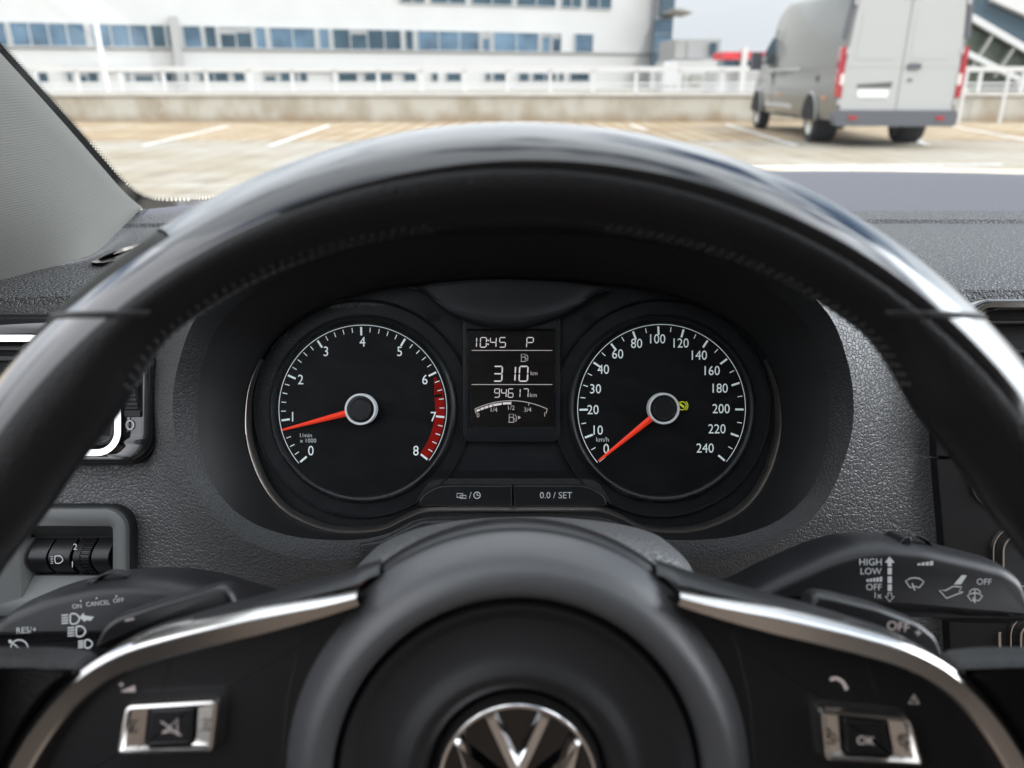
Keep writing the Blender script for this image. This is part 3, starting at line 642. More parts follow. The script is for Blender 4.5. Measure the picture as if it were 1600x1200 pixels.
for x in (0, .72):  # unseen seats added to block light and give the trim a tan reflection
    st = thing('front_seat', 'unseen tan driver seat added for its reflection in the wheel trim' if not x else 'unseen tan passenger seat added beside the driver seat for reflections', 'seat', (x, -.5, ZE-.95), 'front seats')
    k = MB(); k.grid([[V3((x+w*math.cos(a), -.36-.0*z+.075*math.sin(a)-(z+.7)*.22, ZE+z)) for a in [math.tau*i/24 for i in range(24)]] for z, w in ((-.70, .24), (-.60, .27), (-.3, .27), (-.08, .23), (-.04, .16))], cu=True); k.build('backrest', 'seat', st)
    k = MB(); k.grid([[V3((x+w*math.cos(a), -.52+.055*math.sin(a), ZE+z)) for a in [math.tau*i/20 for i in range(20)]] for z, w in ((-.02, .08), (0, .13), (.12, .14), (.17, .10))], cu=True); k.build('headrest', 'seat', st)
    k = MB(); k.box((x, -.12, ZE-.72), (.5, .5, .16)); k.build('cushion', 'seat', st, smooth=False)
k = MB(); k.box((.36, -1.72, ZE-.4), (1.5, .06, 1.0)); k.build('rear_blocker', 'door', cb, smooth=False)  # unseen wall added to block light from behind
k = MB(); k.box((.36, -.5, ZE-.98), (1.5, 2.6, .04)); k.build('floor_pan', 'door', cb, smooth=False)

# ================================================================ dashboard
dash = thing('dashboard', 'black grained dashboard with a hooded binnacle behind the steering wheel', 'dashboard', (.36, .55, ZE-.30))
CX, CY = 802.0, 640.0
NA = 288
def polar(pts, close=True):         # outline -> 288 points at even angles round the binnacle centre
    d = spline(pts, 10) if close else pts
    an = sorted(((math.atan2(-(p[1]-CY), p[0]-CX)) % math.tau, math.dist(p, (CX, CY))) for p in d)
    an = [(an[-1][0]-math.tau, an[-1][1])]+an+[(an[0][0]+math.tau, an[0][1])]; out = []; j = 0
    for i in range(NA):
        t = math.tau*i/NA
        while an[j+1][0] < t: j += 1
        a, b = an[j], an[j+1]; q = (t-a[0])/((b[0]-a[0]) or 1); out.append(a[1]+(b[1]-a[1])*q)
    return out
def pp(r, i, k=1, add=0): t = math.tau*i/NA; return (CX+math.cos(t)*(r[i]*k+add), CY-math.sin(t)*(r[i]*k+add))
def mir(h): return h+[(2*CX-u, v) for u, v in reversed(h) if abs(u-CX) > 1]
lA = [(802, 436), (690, 442), (580, 456), (490, 487), (430, 530), (397, 590), (387, 645), (391, 700), (413, 757), (448, 798), (500, 823), (548, 830), (600, 825), (636, 808), (662, 798), (700, 796), (802, 796)]
lB = [(802, 366), (650, 372), (520, 398), (420, 440), (345, 505), (317, 570), (308, 633), (313, 700), (336, 762), (380, 808), (440, 834), (500, 843), (562, 843), (610, 832), (650, 812), (700, 806), (802, 806)]
lC = [(802, 330), (640, 338), (500, 370), (390, 418), (312, 488), (281, 560), (270, 633), (281, 708), (320, 792), (380, 842), (450, 868), (520, 876), (585, 866), (640, 850), (700, 842), (802, 840)]
A, B, Cc = (polar(mir(l)) for l in (lA, lB, lC))
def rowof(r, d, add=0): return [PX(*pp(r, i, 1, add), d(i) if callable(d) else d) for i in range(NA)]
DA, DB = .455, .431
def dC(i):                          # the lip stands proud at the top and sinks into the panel below
    s = math.sin(math.tau*i/NA); return .420-.016*max(0, s)+.012*max(0, -s)
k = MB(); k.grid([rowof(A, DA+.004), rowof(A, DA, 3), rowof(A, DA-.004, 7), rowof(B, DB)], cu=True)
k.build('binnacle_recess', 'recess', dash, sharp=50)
midrow = []
for i in range(NA):
    b_, c_ = pp(B, i), pp(Cc, i); midrow.append(PX((b_[0]+c_[0])/2, (b_[1]+c_[1])/2, .42*DB+.58*dC(i)))
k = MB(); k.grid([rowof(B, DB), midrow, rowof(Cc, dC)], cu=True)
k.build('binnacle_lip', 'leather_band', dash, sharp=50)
outer = rpoly([(-330, 476), (180, 476), (330, 424), (500, 345), (800, 296), (1100, 345), (1275, 424), (1410, 474), (1457, 478), (1462, 640), (1479, 900), (1500, 1330), (-330, 1330)], 12)
def poly_ray(poly):                 # radius of a polygon at the 288 angles
    out = []
    for i in range(NA):
        t = math.tau*i/NA; dx, dy = math.cos(t), -math.sin(t); best = None
        for j in range(len(poly)):
            x1, y1 = poly[j-1][0]-CX, poly[j-1][1]-CY; x2, y2 = poly[j][0]-CX, poly[j][1]-CY
            den = dx*(y2-y1)-dy*(x2-x1)
            if abs(den) < 1e-9: continue
            s = (x1*(y2-y1)-y1*(x2-x1))/den; q = (x1*dy-y1*dx)/den
            if s > 0 and -1e-6 <= q <= 1.000001: best = s if best is None else max(best, s)
        out.append(best or 600)
    return out
O = poly_ray(outer)
def dO(i):
    s = math.sin(math.tau*i/NA); u, v = pp(O, i); return .446+.045*max(0, min(1, (470-v)/150))
k = MB(); rows = [rowof(Cc, dC)]
for f in (.04, .10, .18, .28, .40, .55, .75, 1.0):
    row = []
    for i in range(NA):
        c, o_ = pp(Cc, i), pp(O, i); span = math.dist(c, o_); px_ = min(span*f, span)
        t = px_/span if span else 0
        side = abs(math.cos(math.tau*i/NA)); wb_ = max(0, min(1, (-math.sin(math.tau*i/NA)-.1)/.6)); reach = (40 if math.cos(math.tau*i/NA) < 0 else 108)*(1-wb_)+150*wb_
        q = min(1, px_/min(reach, max(span, 1))); q = q*q*(3-2*q)*.35+q*.65
        row.append(PX(c[0]+(o_[0]-c[0])*t, c[1]+(o_[1]-c[1])*t, dC(i)*(1-q)+dO(i)*q))
    rows.append(row)
k.grid(rows, cu=True)
back = [PX(*pp(O, i), dO(i)+.02) for i in range(NA)]; k.grid([rows[-1], back], cu=True)
k.build('front_panel', 'leather', dash, sharp=50)
# grained insert below the cluster, between the two seams
k = MB(); ins = [(566, 846), (600, 840), (630, 824), (662, 810), (800, 806), (940, 810), (972, 824), (1004, 840), (1038, 846), (1036, 880), (800, 880), (568, 880)]
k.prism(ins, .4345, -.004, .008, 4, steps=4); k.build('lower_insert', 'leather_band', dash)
# top pad
prof = [(.452, -.134), (.450, -.124), (.456, -.117), (.48, -.1135), (.56, -.113), (.662, -.1135), (.6645, -.1155), (.6665, -.1155), (.670, -.1115), (.70, -.109)]
k = MB(); rows = []
xs = [-.42+i*1.62/60 for i in range(61)]
def bow(x): return -.10*max(0, abs(x-Xc)-.35)**2*2
for y, z in prof: rows.append([V3((x, y+bow(x), ZE+z)) for x in xs])
k.grid(rows); k.build('top_pad', 'pad', dash, sharp=40)
k = MB(); rows = []
for t in (0, .35, .7, 1):
    rows.append([V3((x, .70+bow(x), ZE-.109)).lerp(Bp(x)+V3((0, .0, -.006)), t)for x in xs])
k.grid(rows); k.build('windscreen_shelf', 'pad_far', dash, sharp=40)
# side demister slot at the left end
k = MB(); q = rpoly([(140, 410), (190, 388), (330, 352), (330, 364), (200, 404), (158, 411)], 5); 
def ondash(u, v, dz=0): r = ray(u, v); return EYE+r*((-.1132+dz)/r.z)
a = [ondash(u, v, .003) for u, v in q]; cq = inset(q if area(q) > 0 else q[::-1], 3.5); a = [ondash(u, v, .003) for u, v in (q if area(q) > 0 else q[::-1])]; c_ = [ondash(u, v, .0005) for u, v in cq]
k.grid([[ondash(u, v, -.004) for u, v in (q if area(q) > 0 else q[::-1])], a, c_], cu=True); k.cap(c_); k.build('demister_slot', 'satin', dash)

# ---------------------------------------------------------------- left air vent
DV = .4395
av = thing('air_vent', 'air vent with a ribbed thumbwheel and a white 0, left of the binnacle', 'air vent', PX(60, 722, DV), 'dashboard air vents')
def frame(out, inn, D, h0, h1, mname, name, parent, bev=4, m=0):
    if area(out) < 0: out = out[::-1]
    if area(inn) < 0: inn = inn[::-1]
    k = MB(); b = bev*D/FPX
    rows = [[PX(u, v, D, h0) for u, v in out], [PX(u, v, D, h1-b) for u, v in out], [PX(u, v, D, h1-b*.3) for u, v in inset(out, bev*.3)], [PX(u, v, D, h1) for u, v in inset(out, bev)],
            [PX(u, v, D, h1) for u, v in inset(inn, -bev*.5)], [PX(u, v, D, h1-b*.5) for u, v in inn], [PX(u, v, D, h0) for u, v in inn]]
    k.grid(rows, cu=True); return k.build(name, mname, parent, sharp=45)
# the frame surrounds the grille opening; the thumbwheel slot is cut at its right
def join_frame(D):
    k = MB(); n = 7
    out = rrect(-150, 497, 243, 722, (20, 10, 46, 30), n); inn = rrect(-110, 528, 199, 707, (18, 14, 34, 24), n)
    slot = (201, 530, 233, 652)
    return out, inn, slot
out, inn, slot = join_frame(DV)
k = MB(); q0 = rrect(-156, 491, 247, 727, (20, 12, 50, 30)); k.prism(q0, DV, -.007, .0012, 1); k.build('gasket', 'void', av)
frame(out, inn, DV, -.007, .006, 'vent_gloss', 'frame', av, 5)
k = MB(); k.sweep(inset(inn, -2), DV, [(0, .006), (1, .0095), (-9, .0095), (-11, .004)], True); k.build('chrome_ring', 'chrome', av, sharp=30)
frame(inset(inn, 12), inset(inn, 20), DV, 0, .005, 'black2', 'inner_ring', av, 2)
k = MB(); k.flat(inset(inn, 8), DV, .0015); k.build('grille_back', 'void', av)
for v in (560, 605, 650, 684):
    k = MB(); k.prism(rrect(-95, v-5, 178, v+5, 4), DV, .001, .0042, 2); k.build('slat', 'black2', av)
k = MB(); k.prism(rrect(203, 532, 231, 650, 3), DV, .005, .0066, 1); wc = k.build('thumbwheel_slot', 'void', av)
k = MB()                            # ribbed wheel: part of a drum across the slot
rows = []
for j in range(61):
    t = j/60; v = 536+(638-536)*t; a = (t-.5)*math.pi*.85; h = .0066+.006*math.cos(a)+(.0005 if j % 4 < 2 else -.0003)
    rows.append([PX(207, v, DV, h-.004), PX(207, v, DV, h), PX(226, v, DV, h), PX(226, v, DV, h-.004)])
k.grid(rows); k.build('thumbwheel', 'greydark', av, sharp=25)
k = MB(); k.prism(rrect(204, 640, 230, 651, 2), DV, .006, .0078, 1); k.build('slot_stop', 'black', av)
k = MB(); k.text('O', 212, 663, 15, DV, .0068, sx=.82); k.build('zero_mark', 'white', av)
# ---------------------------------------------------------------- right (centre) air vent
DV2 = .440
av2 = thing('air_vent', 'air vent with chrome top edge above the radio, cut by the right frame edge', 'air vent', PX(1700, 700, DV2), 'dashboard air vents')
out = rrect(1492, 470, 1960, 690, (40, 40, 14, 14), 8); inn = rrect(1512, 486, 1930, 668, (34, 30, 12, 12), 8)
frame(out, inn, DV2, -.004, .010, 'vent_gloss', 'frame', av2, 4)
k = MB(); k.sweep(inset(out, 8), DV2, [(2.5, .008), (2.5, .0118), (-5, .0118), (-7, .008)], True); k.build('chrome_ring', 'chrome', av2, sharp=30)
k = MB(); k.flat(inset(inn, -3), DV2, .001); k.build('grille_back', 'void', av2)
for v in (505, 550, 595, 640):
    k = MB(); k.prism(rrect(1516, v-2.5, 1925, v+4, 2), DV2, .002, .0075, 2); k.build('slat', 'black2', av2)
# ---------------------------------------------------------------- headlight range and dimmer panel
DH = .4395
hp = thing('headlight_range_panel', 'grey panel of dark rollers with a small headlamp symbol and numbers 2 and 1', 'control panel', PX(110, 960, DH))
out = rrect(-60, 793, 203, 960, (10, 34, 16, 10), 7); inn = rrect(40, 820, 183, 932, (4, 6, 6, 4), 7)
k = MB(); k.sweep(rrect(-60, 793, 203, 960, (10, 34, 16, 10), 7), DH, [(4, -.006), (3, .0002), (-2, .0004)], True); k.build('gasket', 'void', hp)
frame(out, inn, DH, -.0065, .005, 'greyplastic', 'frame', hp, 2.5)
k = MB(); q = [(40, 820), (183, 820), (181, 842), (48, 842)]
k.cap([PX(40, 818, DH, .0045), PX(184, 818, DH, .0045), PX(181, 842, DH, -.006), PX(46, 842, DH, -.006)]); k.build('upper_slope', 'greydark', hp, normals=False)
k = MB(); k.cap([PX(46, 902, DH, -.004), PX(181, 902, DH, -.004), PX(184, 933, DH, .0045), PX(40, 933, DH, .0045)]); k.cap([PX(36, 842, DH, .0045), PX(46, 842, DH, -.006), PX(46, 902, DH, -.006), PX(40, 934, DH, .0045)]); k.build('lower_slope', 'greyplastic', hp, normals=False)
k = MB(); k.flat([(30, 830), (190, 830), (190, 925), (30, 925)], DH, -.0055); k.build('cavity_back', 'void', hp)
def drum(u0, u1, name, ribs=False, mt='black2', lean=6):
    k = MB(); rows = []; n = 60 if ribs else 24
    for j in range(n+1):
        t = j/n; v = 843+57*t; a = (t-.5)*math.pi*.92; h = -.006+.0085*math.cos(a)
        if ribs: h += .0004 if j % 6 < 3 else -.0006
        sl = lean*math.cos(a)*-.8+3
        rows.append([PX(u0+sl, v, DH, -.006), PX(u0+sl, v, DH, h-.0006), PX(u0+1.2+sl, v, DH, h), PX(u1-1.2+sl, v, DH, h), PX(u1+sl, v, DH, h-.0006), PX(u1+sl, v, DH, -.006)])
    k.grid(rows); return k.build(name, mt, hp, sharp=25)
drum(49, 77, 'roller_cover'); drum(80, 113, 'roller_cover'); drum(118, 130, 'number_ring', mt='black'); drum(130, 144, 'range_wheel', True); drum(147, 175, 'roller_cover')
k = MB()
k.line(spline([(91, 867), (99, 867), (103, 873), (98, 878), (92, 878)], 5, False), 1.5, DH, .0031); k.line([(91, 867), (90.5, 872), (92, 878)], 1.5, DH, .0031)
for j in range(5): k.line([(84+(j % 2)*.5, 868+j*2.6), (88, 867.4+j*2.6)], .8, DH, .0031)
k.text('2', 121, 853, 9.5, DH, .0022); k.text('1', 117.5, 880, 9, DH, .0028); k.build('symbols', 'white', hp)

# ---------------------------------------------------------------- centre console / radio
DK = .440
cc = thing('centre_console', 'black centre console face with chrome ringed controls at the right edge', 'centre console', PX(1640, 1300, DK))
k = MB(); k.flat([(1440, 470), (2000, 470), (2000, 1400), (1470, 1400)], DK, -.012); k.build('console_back', 'void', cc)
k = MB(); k.prism([(1457, 560), (1620, 560), (1700, 713), (1461, 713)], DK, -.01, .001, 1.5, steps=2); k.build('upper_panel', 'black2', cc)
k = MB(); k.prism([(1462, 717), (1900, 717), (1900, 1400), (1500, 1400), (1478, 905), (1474, 860)], DK, -.01, .001, 1.5, steps=2); k.build('radio_panel', 'black2', cc)
k = MB(); k.lathe(1555, 752, DK, [(40, .0005), (41.5, .0025), (39.5, .0025), (38.5, .001)], 64); k.lathe(1555, 752, DK, [(36, .001), (34, .0030), (4, .0036)], 64); k.build('round_button', 'satin', cc)
k = MB(); k.lathe(1555, 752, DK, [(35, .0012), (33.5, .0045), (1, .0050)], 64); k.build('button_cap', 'black', cc)
for q, nm in ((rrect(1547, 822, 1760, 925, (36, 30, 30, 36)), 'knob_surround'), (rrect(1574, 960, 1760, 1040, (30, 30, 30, 34)), 'knob_surround')):
    k = MB(); k.sweep(q, DK, [(1, .001), (.5, .003), (-1.5, .003), (-2.5, .001)], True); k.sweep(inset(q, 11), DK, [(.5, .001), (0, .005), (-3, .005), (-4, .001)], True); k.build(nm, 'satin', cc, sharp=30)
    k = MB(); k.prism(inset(q, 5), DK, 0, .0016, 1); k.build('knob_well', 'void', cc)
k = MB(); k.line([(1557, 985), (1562, 1400)], 4, DK, .003); k.build('chrome_edge', 'satin', cc)

# ================================================================ steering column cover
sc = MB(); q = spline([(540, 925), (560, 884), (620, 852), (700, 834), (815, 826), (935, 832), (1030, 850), (1078, 880), (1098, 925), (1106, 1010), (1090, 1300), (550, 1300), (530, 1010)], 8)
if area(q) < 0: q = q[::-1]
rows = [[PX(u, v, .30, h) for u, v in inset(q, i_)] for i_, h in ((2, -.03), (0, -.010), (3, -.003), (10, .003), (24, .008), (45, .011))]
sc.grid(rows, cu=True); sc.cap(rows[-1]); sc.build('steering_column_cover', 'leather', None, label='grained grey steering column cover just behind the wheel hub', cat='column cover')

# ================================================================ instrument cluster
DD = .462
ic = thing('instrument_cluster', 'instrument cluster with two round dials and a small screen between them', 'instrument cluster', PX(800, 830, DD))
Apts = [pp(A, i) for i in range(NA)]
if area(Apts) < 0: Apts = Apts[::-1]
k = MB(); k.prism(inset(Apts, -6), DD, -.006, -.0012); k.build('face', 'cluster', ic)
tr = inset(Apts, 1.5); i0 = next(i for i in range(NA) if tr[i][1] > 560 and tr[i-1][1] <= 560 and tr[i][0] > 900); tr = [p for p in tr[i0:]+tr[:i0] if p[1] > 560]
k = MB()
nr = normals(tr, False); tw = [(lambda t: .02+.98*t*t*(3-2*t))(max(0, min(1, (p[1]-565)/170))) for p in tr]
k.grid([[PX(p[0]+nr[i][0]*(2.2+(o_-2.2)*tw[i]), p[1]+nr[i][1]*(2.2+(o_-2.2)*tw[i]), DA, h_) for i, p in enumerate(tr)] for o_, h_ in ((6.5, -.001), (5.5, .0014), (3.2, .0026), (1.2, .0026), (-1.6, .0008), (-3, -.005))])
k.build('trim_ring', 'trimmetal', ic, sharp=60)
# clear cover, slightly domed
k = MB(); rows = []
for f, h in ((0, .0), (.02, .0004), (.06, .0012), (.14, .0020), (.3, .0026), (.6, .0029), (.93, .003)):
    rows.append([PX(CX+(p[0]-CX)*(1-f), CY+(p[1]-CY)*(1-f), DA, h) for p in inset(Apts, 3)])
k.grid(rows, cu=True); k.cap(rows[-1]); k.build('lens', 'lens', ic, sharp=80)
def dial(name, u, v, ticks, numerals, small, nang, redzone=False):
    k = MB(); k.lathe(u, v, DD, [(0.5, 0), (60, 0), (136, 0)], 96); k.cap([PX(u+.5*math.cos(a*math.tau/96), v-.5*math.sin(a*math.tau/96), DD, 0) for a in range(96)])
    d = k.build(name, 'dial', ic)
    k = MB(); k.lathe(u, v, DD, [(148, -.001), (145, .0012), (141, .0022), (138, .0016), (136, .0001)], 96); k.build('bezel', 'visor', d)
    k = MB(); k.lathe(u, v, DD, [(172, -.0012), (169.5, .001), (167, -.0012)], 96)
    k.build('outer_groove', 'black2', d)
    k = MB(); a0, a1 = ticks[0], ticks[1]
    k.ringflat(u, v, 130.5, 131.5, DD, .0003, 0, R_(a1), R_(a0), 120)
    for ang, big in ticks[2]:
        c, s_ = math.cos(R_(ang)), math.sin(R_(ang)); r0, r1, wd = (115, 128, 3.0) if big else (120, 127.5, 1.3)
        k.line([(u+c*r0, v-s_*r0), (u+c*r1, v-s_*r1)], wd, DD, .0004)
    k.build('scale', 'dialwhite', d)
    k = MB()
    for t_, tu, tv, hh in numerals: k.text(t_, tu, tv, hh, DD, .0004, sx=.9)
    k.build('numerals', 'dialwhite', d)
    k = MB()
    for t_, tu, tv, hh in small: k.text(t_, tu, tv, hh, DD, .0004, al='l')
    k.build('unit_text', 'dialdim', d)
    if redzone:
        k = MB(); a = lambda x: R_(220.3-x*32.28)
        k.ringflat(u, v, 113, 128, DD, .00025, 0, a(8.0), a(6.55), 40)
        for q in range(8): k.ringflat(u, v, 120-q*.9, 125, DD, .00025, 0, a(6.13+q*.05), a(6.09+q*.05), 3)
        k.ringflat(u, v, 125.5, 128, DD, .00025, 0, a(6.55), a(6.2), 16)
        k.build('red_zone', 'redzone', d)
    k = MB(); c, s_ = math.cos(R_(nang)), math.sin(R_(nang)); P = lambda r, o_, h: PX(u+c*r-s_*o_, v-s_*r-c*o_, DD, h)
    b = [P(20, -5, .005), P(20, 5, .005), P(128, 1.6, .0035), P(128, -1.6, .0035)]; t_ = [P(20, -1, .0062), P(20, 1, .0062), P(126, .5, .0043), P(126, -.5, .0043)]
    k.grid([b, t_], cu=True); k.cap(t_); k.cap(b); k.build('needle', 'red', d, sharp=20)
    k = MB(); k.lathe(u, v, DD, [(24.5, .002), (24.5, .0072), (23.6, .0080), (21.6, .0080), (20.5, .0070)], 64); k.build('hub_ring', 'hubring', d)
    k = MB(); k.lathe(u, v, DD, [(20.8, .0066), (17.5, .0068), (16.5, .0080), (15, .0086), (.6, .0086)], 64); k.build('hub_cap', 'black2', d)
    return d
tk = []
for i in range(41): tk.append((220.3-i*258.3/40, i % 5 == 0))
dial('tachometer', 567, 639, (220.3, -38, tk),
     [('0', 486, 704, 14.8), ('1', 457.5, 651, 14.8), ('2', 470, 593, 14.8), ('3', 509.5, 549, 14.8), ('4', 566.5, 534, 14.8), ('5', 624.5, 549, 14.8), ('6', 664, 593, 14.8), ('7', 677.5, 651, 14.8), ('8', 650, 704, 14.8)],
     [('1/min', 469, 680, 6.3), ('x 1000', 469, 688.3, 6.3)], 194.7, True)
sp = [(0, 220.3), (10, 200.9), (20, 181), (30, 163.5), (40, 146), (60, 128), (80, 110.4), (100, 92.3), (120, 74.4), (140, 55.8), (160, 37), (180, 18.1), (200, -.8), (220, -20), (240, -39.6)]
tk = [(a, q != 30) for q, a in sp]
mids = [(sp[0][1]+sp[1][1])/2, (sp[1][1]+sp[2][1])/2, 172.3, 154.7]+[(sp[i][1]+sp[i+1][1])/2 for i in range(4, 14)]
tk += [(a, False) for a in mids]; tk = [t for t in tk if abs(t[0]-163.5) > .1 or True]
sd_ = dial('speedometer', 1033.5, 638, (220.3, -39.6, tk),
     [('0', 947, 701, 15), ('10', 934.5, 672, 14.2), ('20', 926.5, 640, 14.2), ('30', 930.5, 607.5, 14.2), ('40', 942.5, 577, 14.2), ('60', 965, 553, 14.2), ('80', 994.5, 536.5, 14.2), ('100', 1027.5, 529.5, 14.2), ('120', 1064, 536, 14.2), ('140', 1092.5, 555, 14.2), ('160', 1112.5, 579, 14.2), ('180', 1125, 606.5, 14.2), ('200', 1126.5, 638.5, 14.2), ('220', 1120, 670, 14.2), ('240', 1101.5, 700, 14.2)],
     [('km/h', 931.5, 686.5, 7)], 219.3)
k = MB(); u, v = 1065.5, 634                      # yellow worn-brake-pad warning light
k.ringflat(u, v, 5.6, 7.0, DD, .0005); 
for s in (0, math.pi): k.ringflat(u, v, 8.4, 9.6, DD, .0005, 0, s-.85, s+.85, 20)
k.line([(u-3.5, v-3), (u+3.2, v+2.4)], 3.2, DD, .0005); k.build('warning_light', 'yellow', sd_)
# ---- the screen between the dials
k = MB(); q = rrect(722, 497, 876, 692, (4, 4, 16, 16)); iq = rrect(732, 517, 866, 667, 2)
rows = [[PX(a, b, DD, h) for a, b in p] for p, h in ((q, -.001), (inset(q, 1.5), .0020), (inset(q, 6), .0024), (inset(iq, -3), .0024), (iq, .0004))]
k.grid(rows, cu=True); ds = k.build('display_surround', 'cluster', ic, sharp=30)
k = MB(); k.flat(rrect(731, 516, 867, 668, 1), DD, .0004); k.build('screen', 'screen', ds)
h = .0007; k = MB()
for ch, x in (('1', 735.5), ('0', 750.7), ('4', 766), ('5', 780.7)): seven(k, ch, x, 527.5, 9.2, 15, 1.45, DD, h)
for y in (532, 538): k.flat(rrect(761.5, y-1.1, 763.8, y+1.1, .3), DD, h)
seven(k, 'P', 823, 527.5, 10, 15.5, 1.45, DD, h)
for ch, x in (('3', 771.5), ('1', 792), ('0', 811.5)): seven(k, ch, x, 572.5, 13, 23, 2.1, DD, h)
for ch, x in (('9', 772.8), ('4', 783.4), ('6', 794.2), ('1', 805), ('7', 817.6)): seven(k, ch, x, 607.5, 7.6, 13.2, 1.2, DD, h)
k.build('digits', 'lcd', ds, smooth=False)
k = MB()
k.text('km', 829, 583, 6.4, DD, h, al='l'); k.text('km', 828, 617, 6.4, DD, h, al='l')
for t_, tu, tv in (('1/4', 772, 640), ('1/2', 799, 637), ('3/4', 824.5, 640), ('0', 747, 648.5), ('1', 851, 647.5)): k.text(t_, tu, tv, 6.6, DD, h)
def pump(u, v, s):
    k.line([(u, v), (u+6*s, v), (u+6*s, v+11*s), (u, v+11*s)], .9, DD, h, closed=True); k.line([(u-1*s, v+11.4*s), (u+7*s, v+11.4*s)], .9, DD, h); k.line([(u, v+4.5*s), (u+6*s, v+4.5*s)], .9, DD, h)
    k.line([(u+6*s, v+6*s), (u+8*s, v+6.3*s), (u+8.3*s, v+10*s), (u+10*s, v+10*s), (u+10.3*s, v+4*s), (u+8*s, v+.6*s)], .9, DD, h)
pump(814.5, 553.5, 1); pump(795.5, 647, 1.12); k.flat([(809.5, 649.5), (814, 652.2), (809.5, 655)], DD, h)
k.line([(737, 547.6), (863, 547.6)], 1.1, DD, h); k.line([(737, 600.8), (863, 600.8)], 1.1, DD, h)
ar = lambda t: (742+(855-742)*t, 639-13*(1-(2*t-1)**2))
k.line([ar(i/30) for i in range(31)], 1.1, DD, h)
for t in (0, .25, .5, .75, 1): a = ar(t); k.line([a, (a[0]+(.5-t)*4, a[1]+(7 if t in (0, .5, 1) else 4.5))], 1.1, DD, h)
k.build('symbols', 'lcddim', ds, smooth=False)
k = MB()
for t0, t1 in ((.015, .06), (.07, .12), (.13, .18), (.19, .24), (.255, .37), (.385, .495)):
    k.grid([[PX(ar(t)[0]+(.5-t)*1.2, ar(t)[1]+2.1, DD, h) for t in (t0, (t0+t1)/2, t1)], [PX(ar(t)[0]+(.5-t)*3, ar(t)[1]+5.6, DD, h) for t in (t0, (t0+t1)/2, t1)]])
k.build('fuel_bar', 'lcd', ds, smooth=False)
# ---- dark dome hanging over the screen, turn arrows, the two reset buttons
k = MB(); ed = spline([(640, 450), (662, 459), (680, 474), (706, 493), (745, 508), (785, 514), (815, 513), (860, 502), (900, 482), (925, 466), (950, 455)], 8, False)
top = [(a, min(b, 452-14*math.sin(math.pi*i/(len(ed)-1)))) for i, (a, b) in enumerate(ed)]
rows = []
for t, h_ in ((0, -.0012), (0.0, .004), (.05, .0056), (.12, .0060), (.25, .0052), (.5, .0045), (1, .004)):
    rows.append([PX(a[0]+(b[0]-a[0])*t, a[1]+(b[1]-a[1])*t, DD, h_) for a, b in zip(ed, top)])
k.grid(rows); k.build('visor_dome', 'visor', ic, sharp=60)
for s, u in ((-1, 675), (1, 921)):
    k = MB(); k.prism([(u+s*12, 497), (u+s*1, 486), (u+s*1, 492), (u-s*11, 492), (u-s*11, 502), (u+s*1, 502), (u+s*1, 508)], DD, -.002, -.0007); k.build('turn_arrow', 'dial', ic)
b1 = rpoly([(656, 783), (661, 772), (682, 759), (700, 756.5), (800, 756.5), (800, 789), (660, 789)], [3, 6, 14, 10, 1.5, 2, 3])
b2 = [(1603-a, b) for a, b in b1][::-1]
for q, tx in ((b1, None), (b2, '0.0 / SET')):
    k = MB(); k.prism(q, DD, -.002, .0052, 2.2, steps=3)
    bt = k.build('reset_button', 'black2', ic, sharp=40)
    k = MB(); h_ = .0054
    if tx: k.text(tx, 868, 771.7, 9.5, DD, h_)
    else:
        k.line([(715, 769), (724, 769), (724, 775), (715, 775)], 1.3, DD, h_, True); k.line([(720, 772), (729, 772), (729, 776.5), (720, 776.5)], 1.3, DD, h_, True); k.text('/', 735.5, 771.8, 9.5, DD, h_)
        k.ringflat(746, 771.8, 4.2, 5.6, DD, h_); k.line([(746, 768.5), (746, 772.2), (749.5, 772.2)], 1.1, DD, h_)
    k.build('symbol', 'white', bt)
k = MB(); k.prism(rpoly([(646, 790), (670, 752), (700, 748), (902, 748), (934, 752), (958, 790)], 10), DD, -.003, .0004, 1); k.build('button_well', 'void', ic)
# lower plinth slope under the buttons
k = MB(); k.cap([PX(640, 747, DD, -.001), PX(960, 747, DD, -.001), PX(975, 735, DD, -.0011), PX(625, 735, DD, -.0011)]); k.build('shelf_line', 'dial', ic, normals=False)

# ================================================================ steering wheel
DW = .222; HU, HV = 809.0, 1224.0
sw = thing('steering_wheel', 'black steering wheel with piano black rim, chrome edged spokes and round hub', 'steering wheel', PX(HU, HV, DW, -.05))
RC, RA, RH = 948.0, 88.0, .0165
GLOSS = spline([(66, -.0150), (86, -.0110), (95, -.0062), (90, -.0026), (77, .0010), (61, .0046), (46, .0076), (30, .0100), (14, .0114), (2, .0119), (-5, .0120)], 4, False)
SOFT = spline([(-4, .0118), (-16, .0122), (-32, .0112), (-48, .0080), (-58, .0035), (-60, -.0005), (-52, -.0058), (-38, -.0105), (-18, -.0150), (8, -.0176), (38, -.0180), (66, -.0154)], 4, False)
def grip(phi, r):                   # the inner side swells into thumb grips below the joints
    x = abs(math.degrees(phi)-90); ss = lambda a, b: (lambda t: t*t*(3-2*t))(min(1, max(0, (x-a)/(b-a)))); g_ = 40*ss(37, 49)*(1-ss(58, 74))+14*(1-ss(5, 30)); return r-g_*min(1, max(0, (-r-8)/50))
def rim_at(phi, r, h): r = RC+grip(phi, r); return PX(HU+math.cos(phi)*r, HV-math.sin(phi)*r, DW, h)
NP = 240
def rim_mesh(prof, edge):
    rows = []; n = len(prof)
    pr = [(prof[0][0]*.94, prof[0][1]-.0012)]+prof+[(prof[-1][0], prof[-1][1]-.0016)] if edge else prof
    for i in range(NP): rows.append([rim_at(math.tau*i/NP, r, h) for r, h in pr])
    m_ = MB(); m_.grid(rows, cv=True); return m_
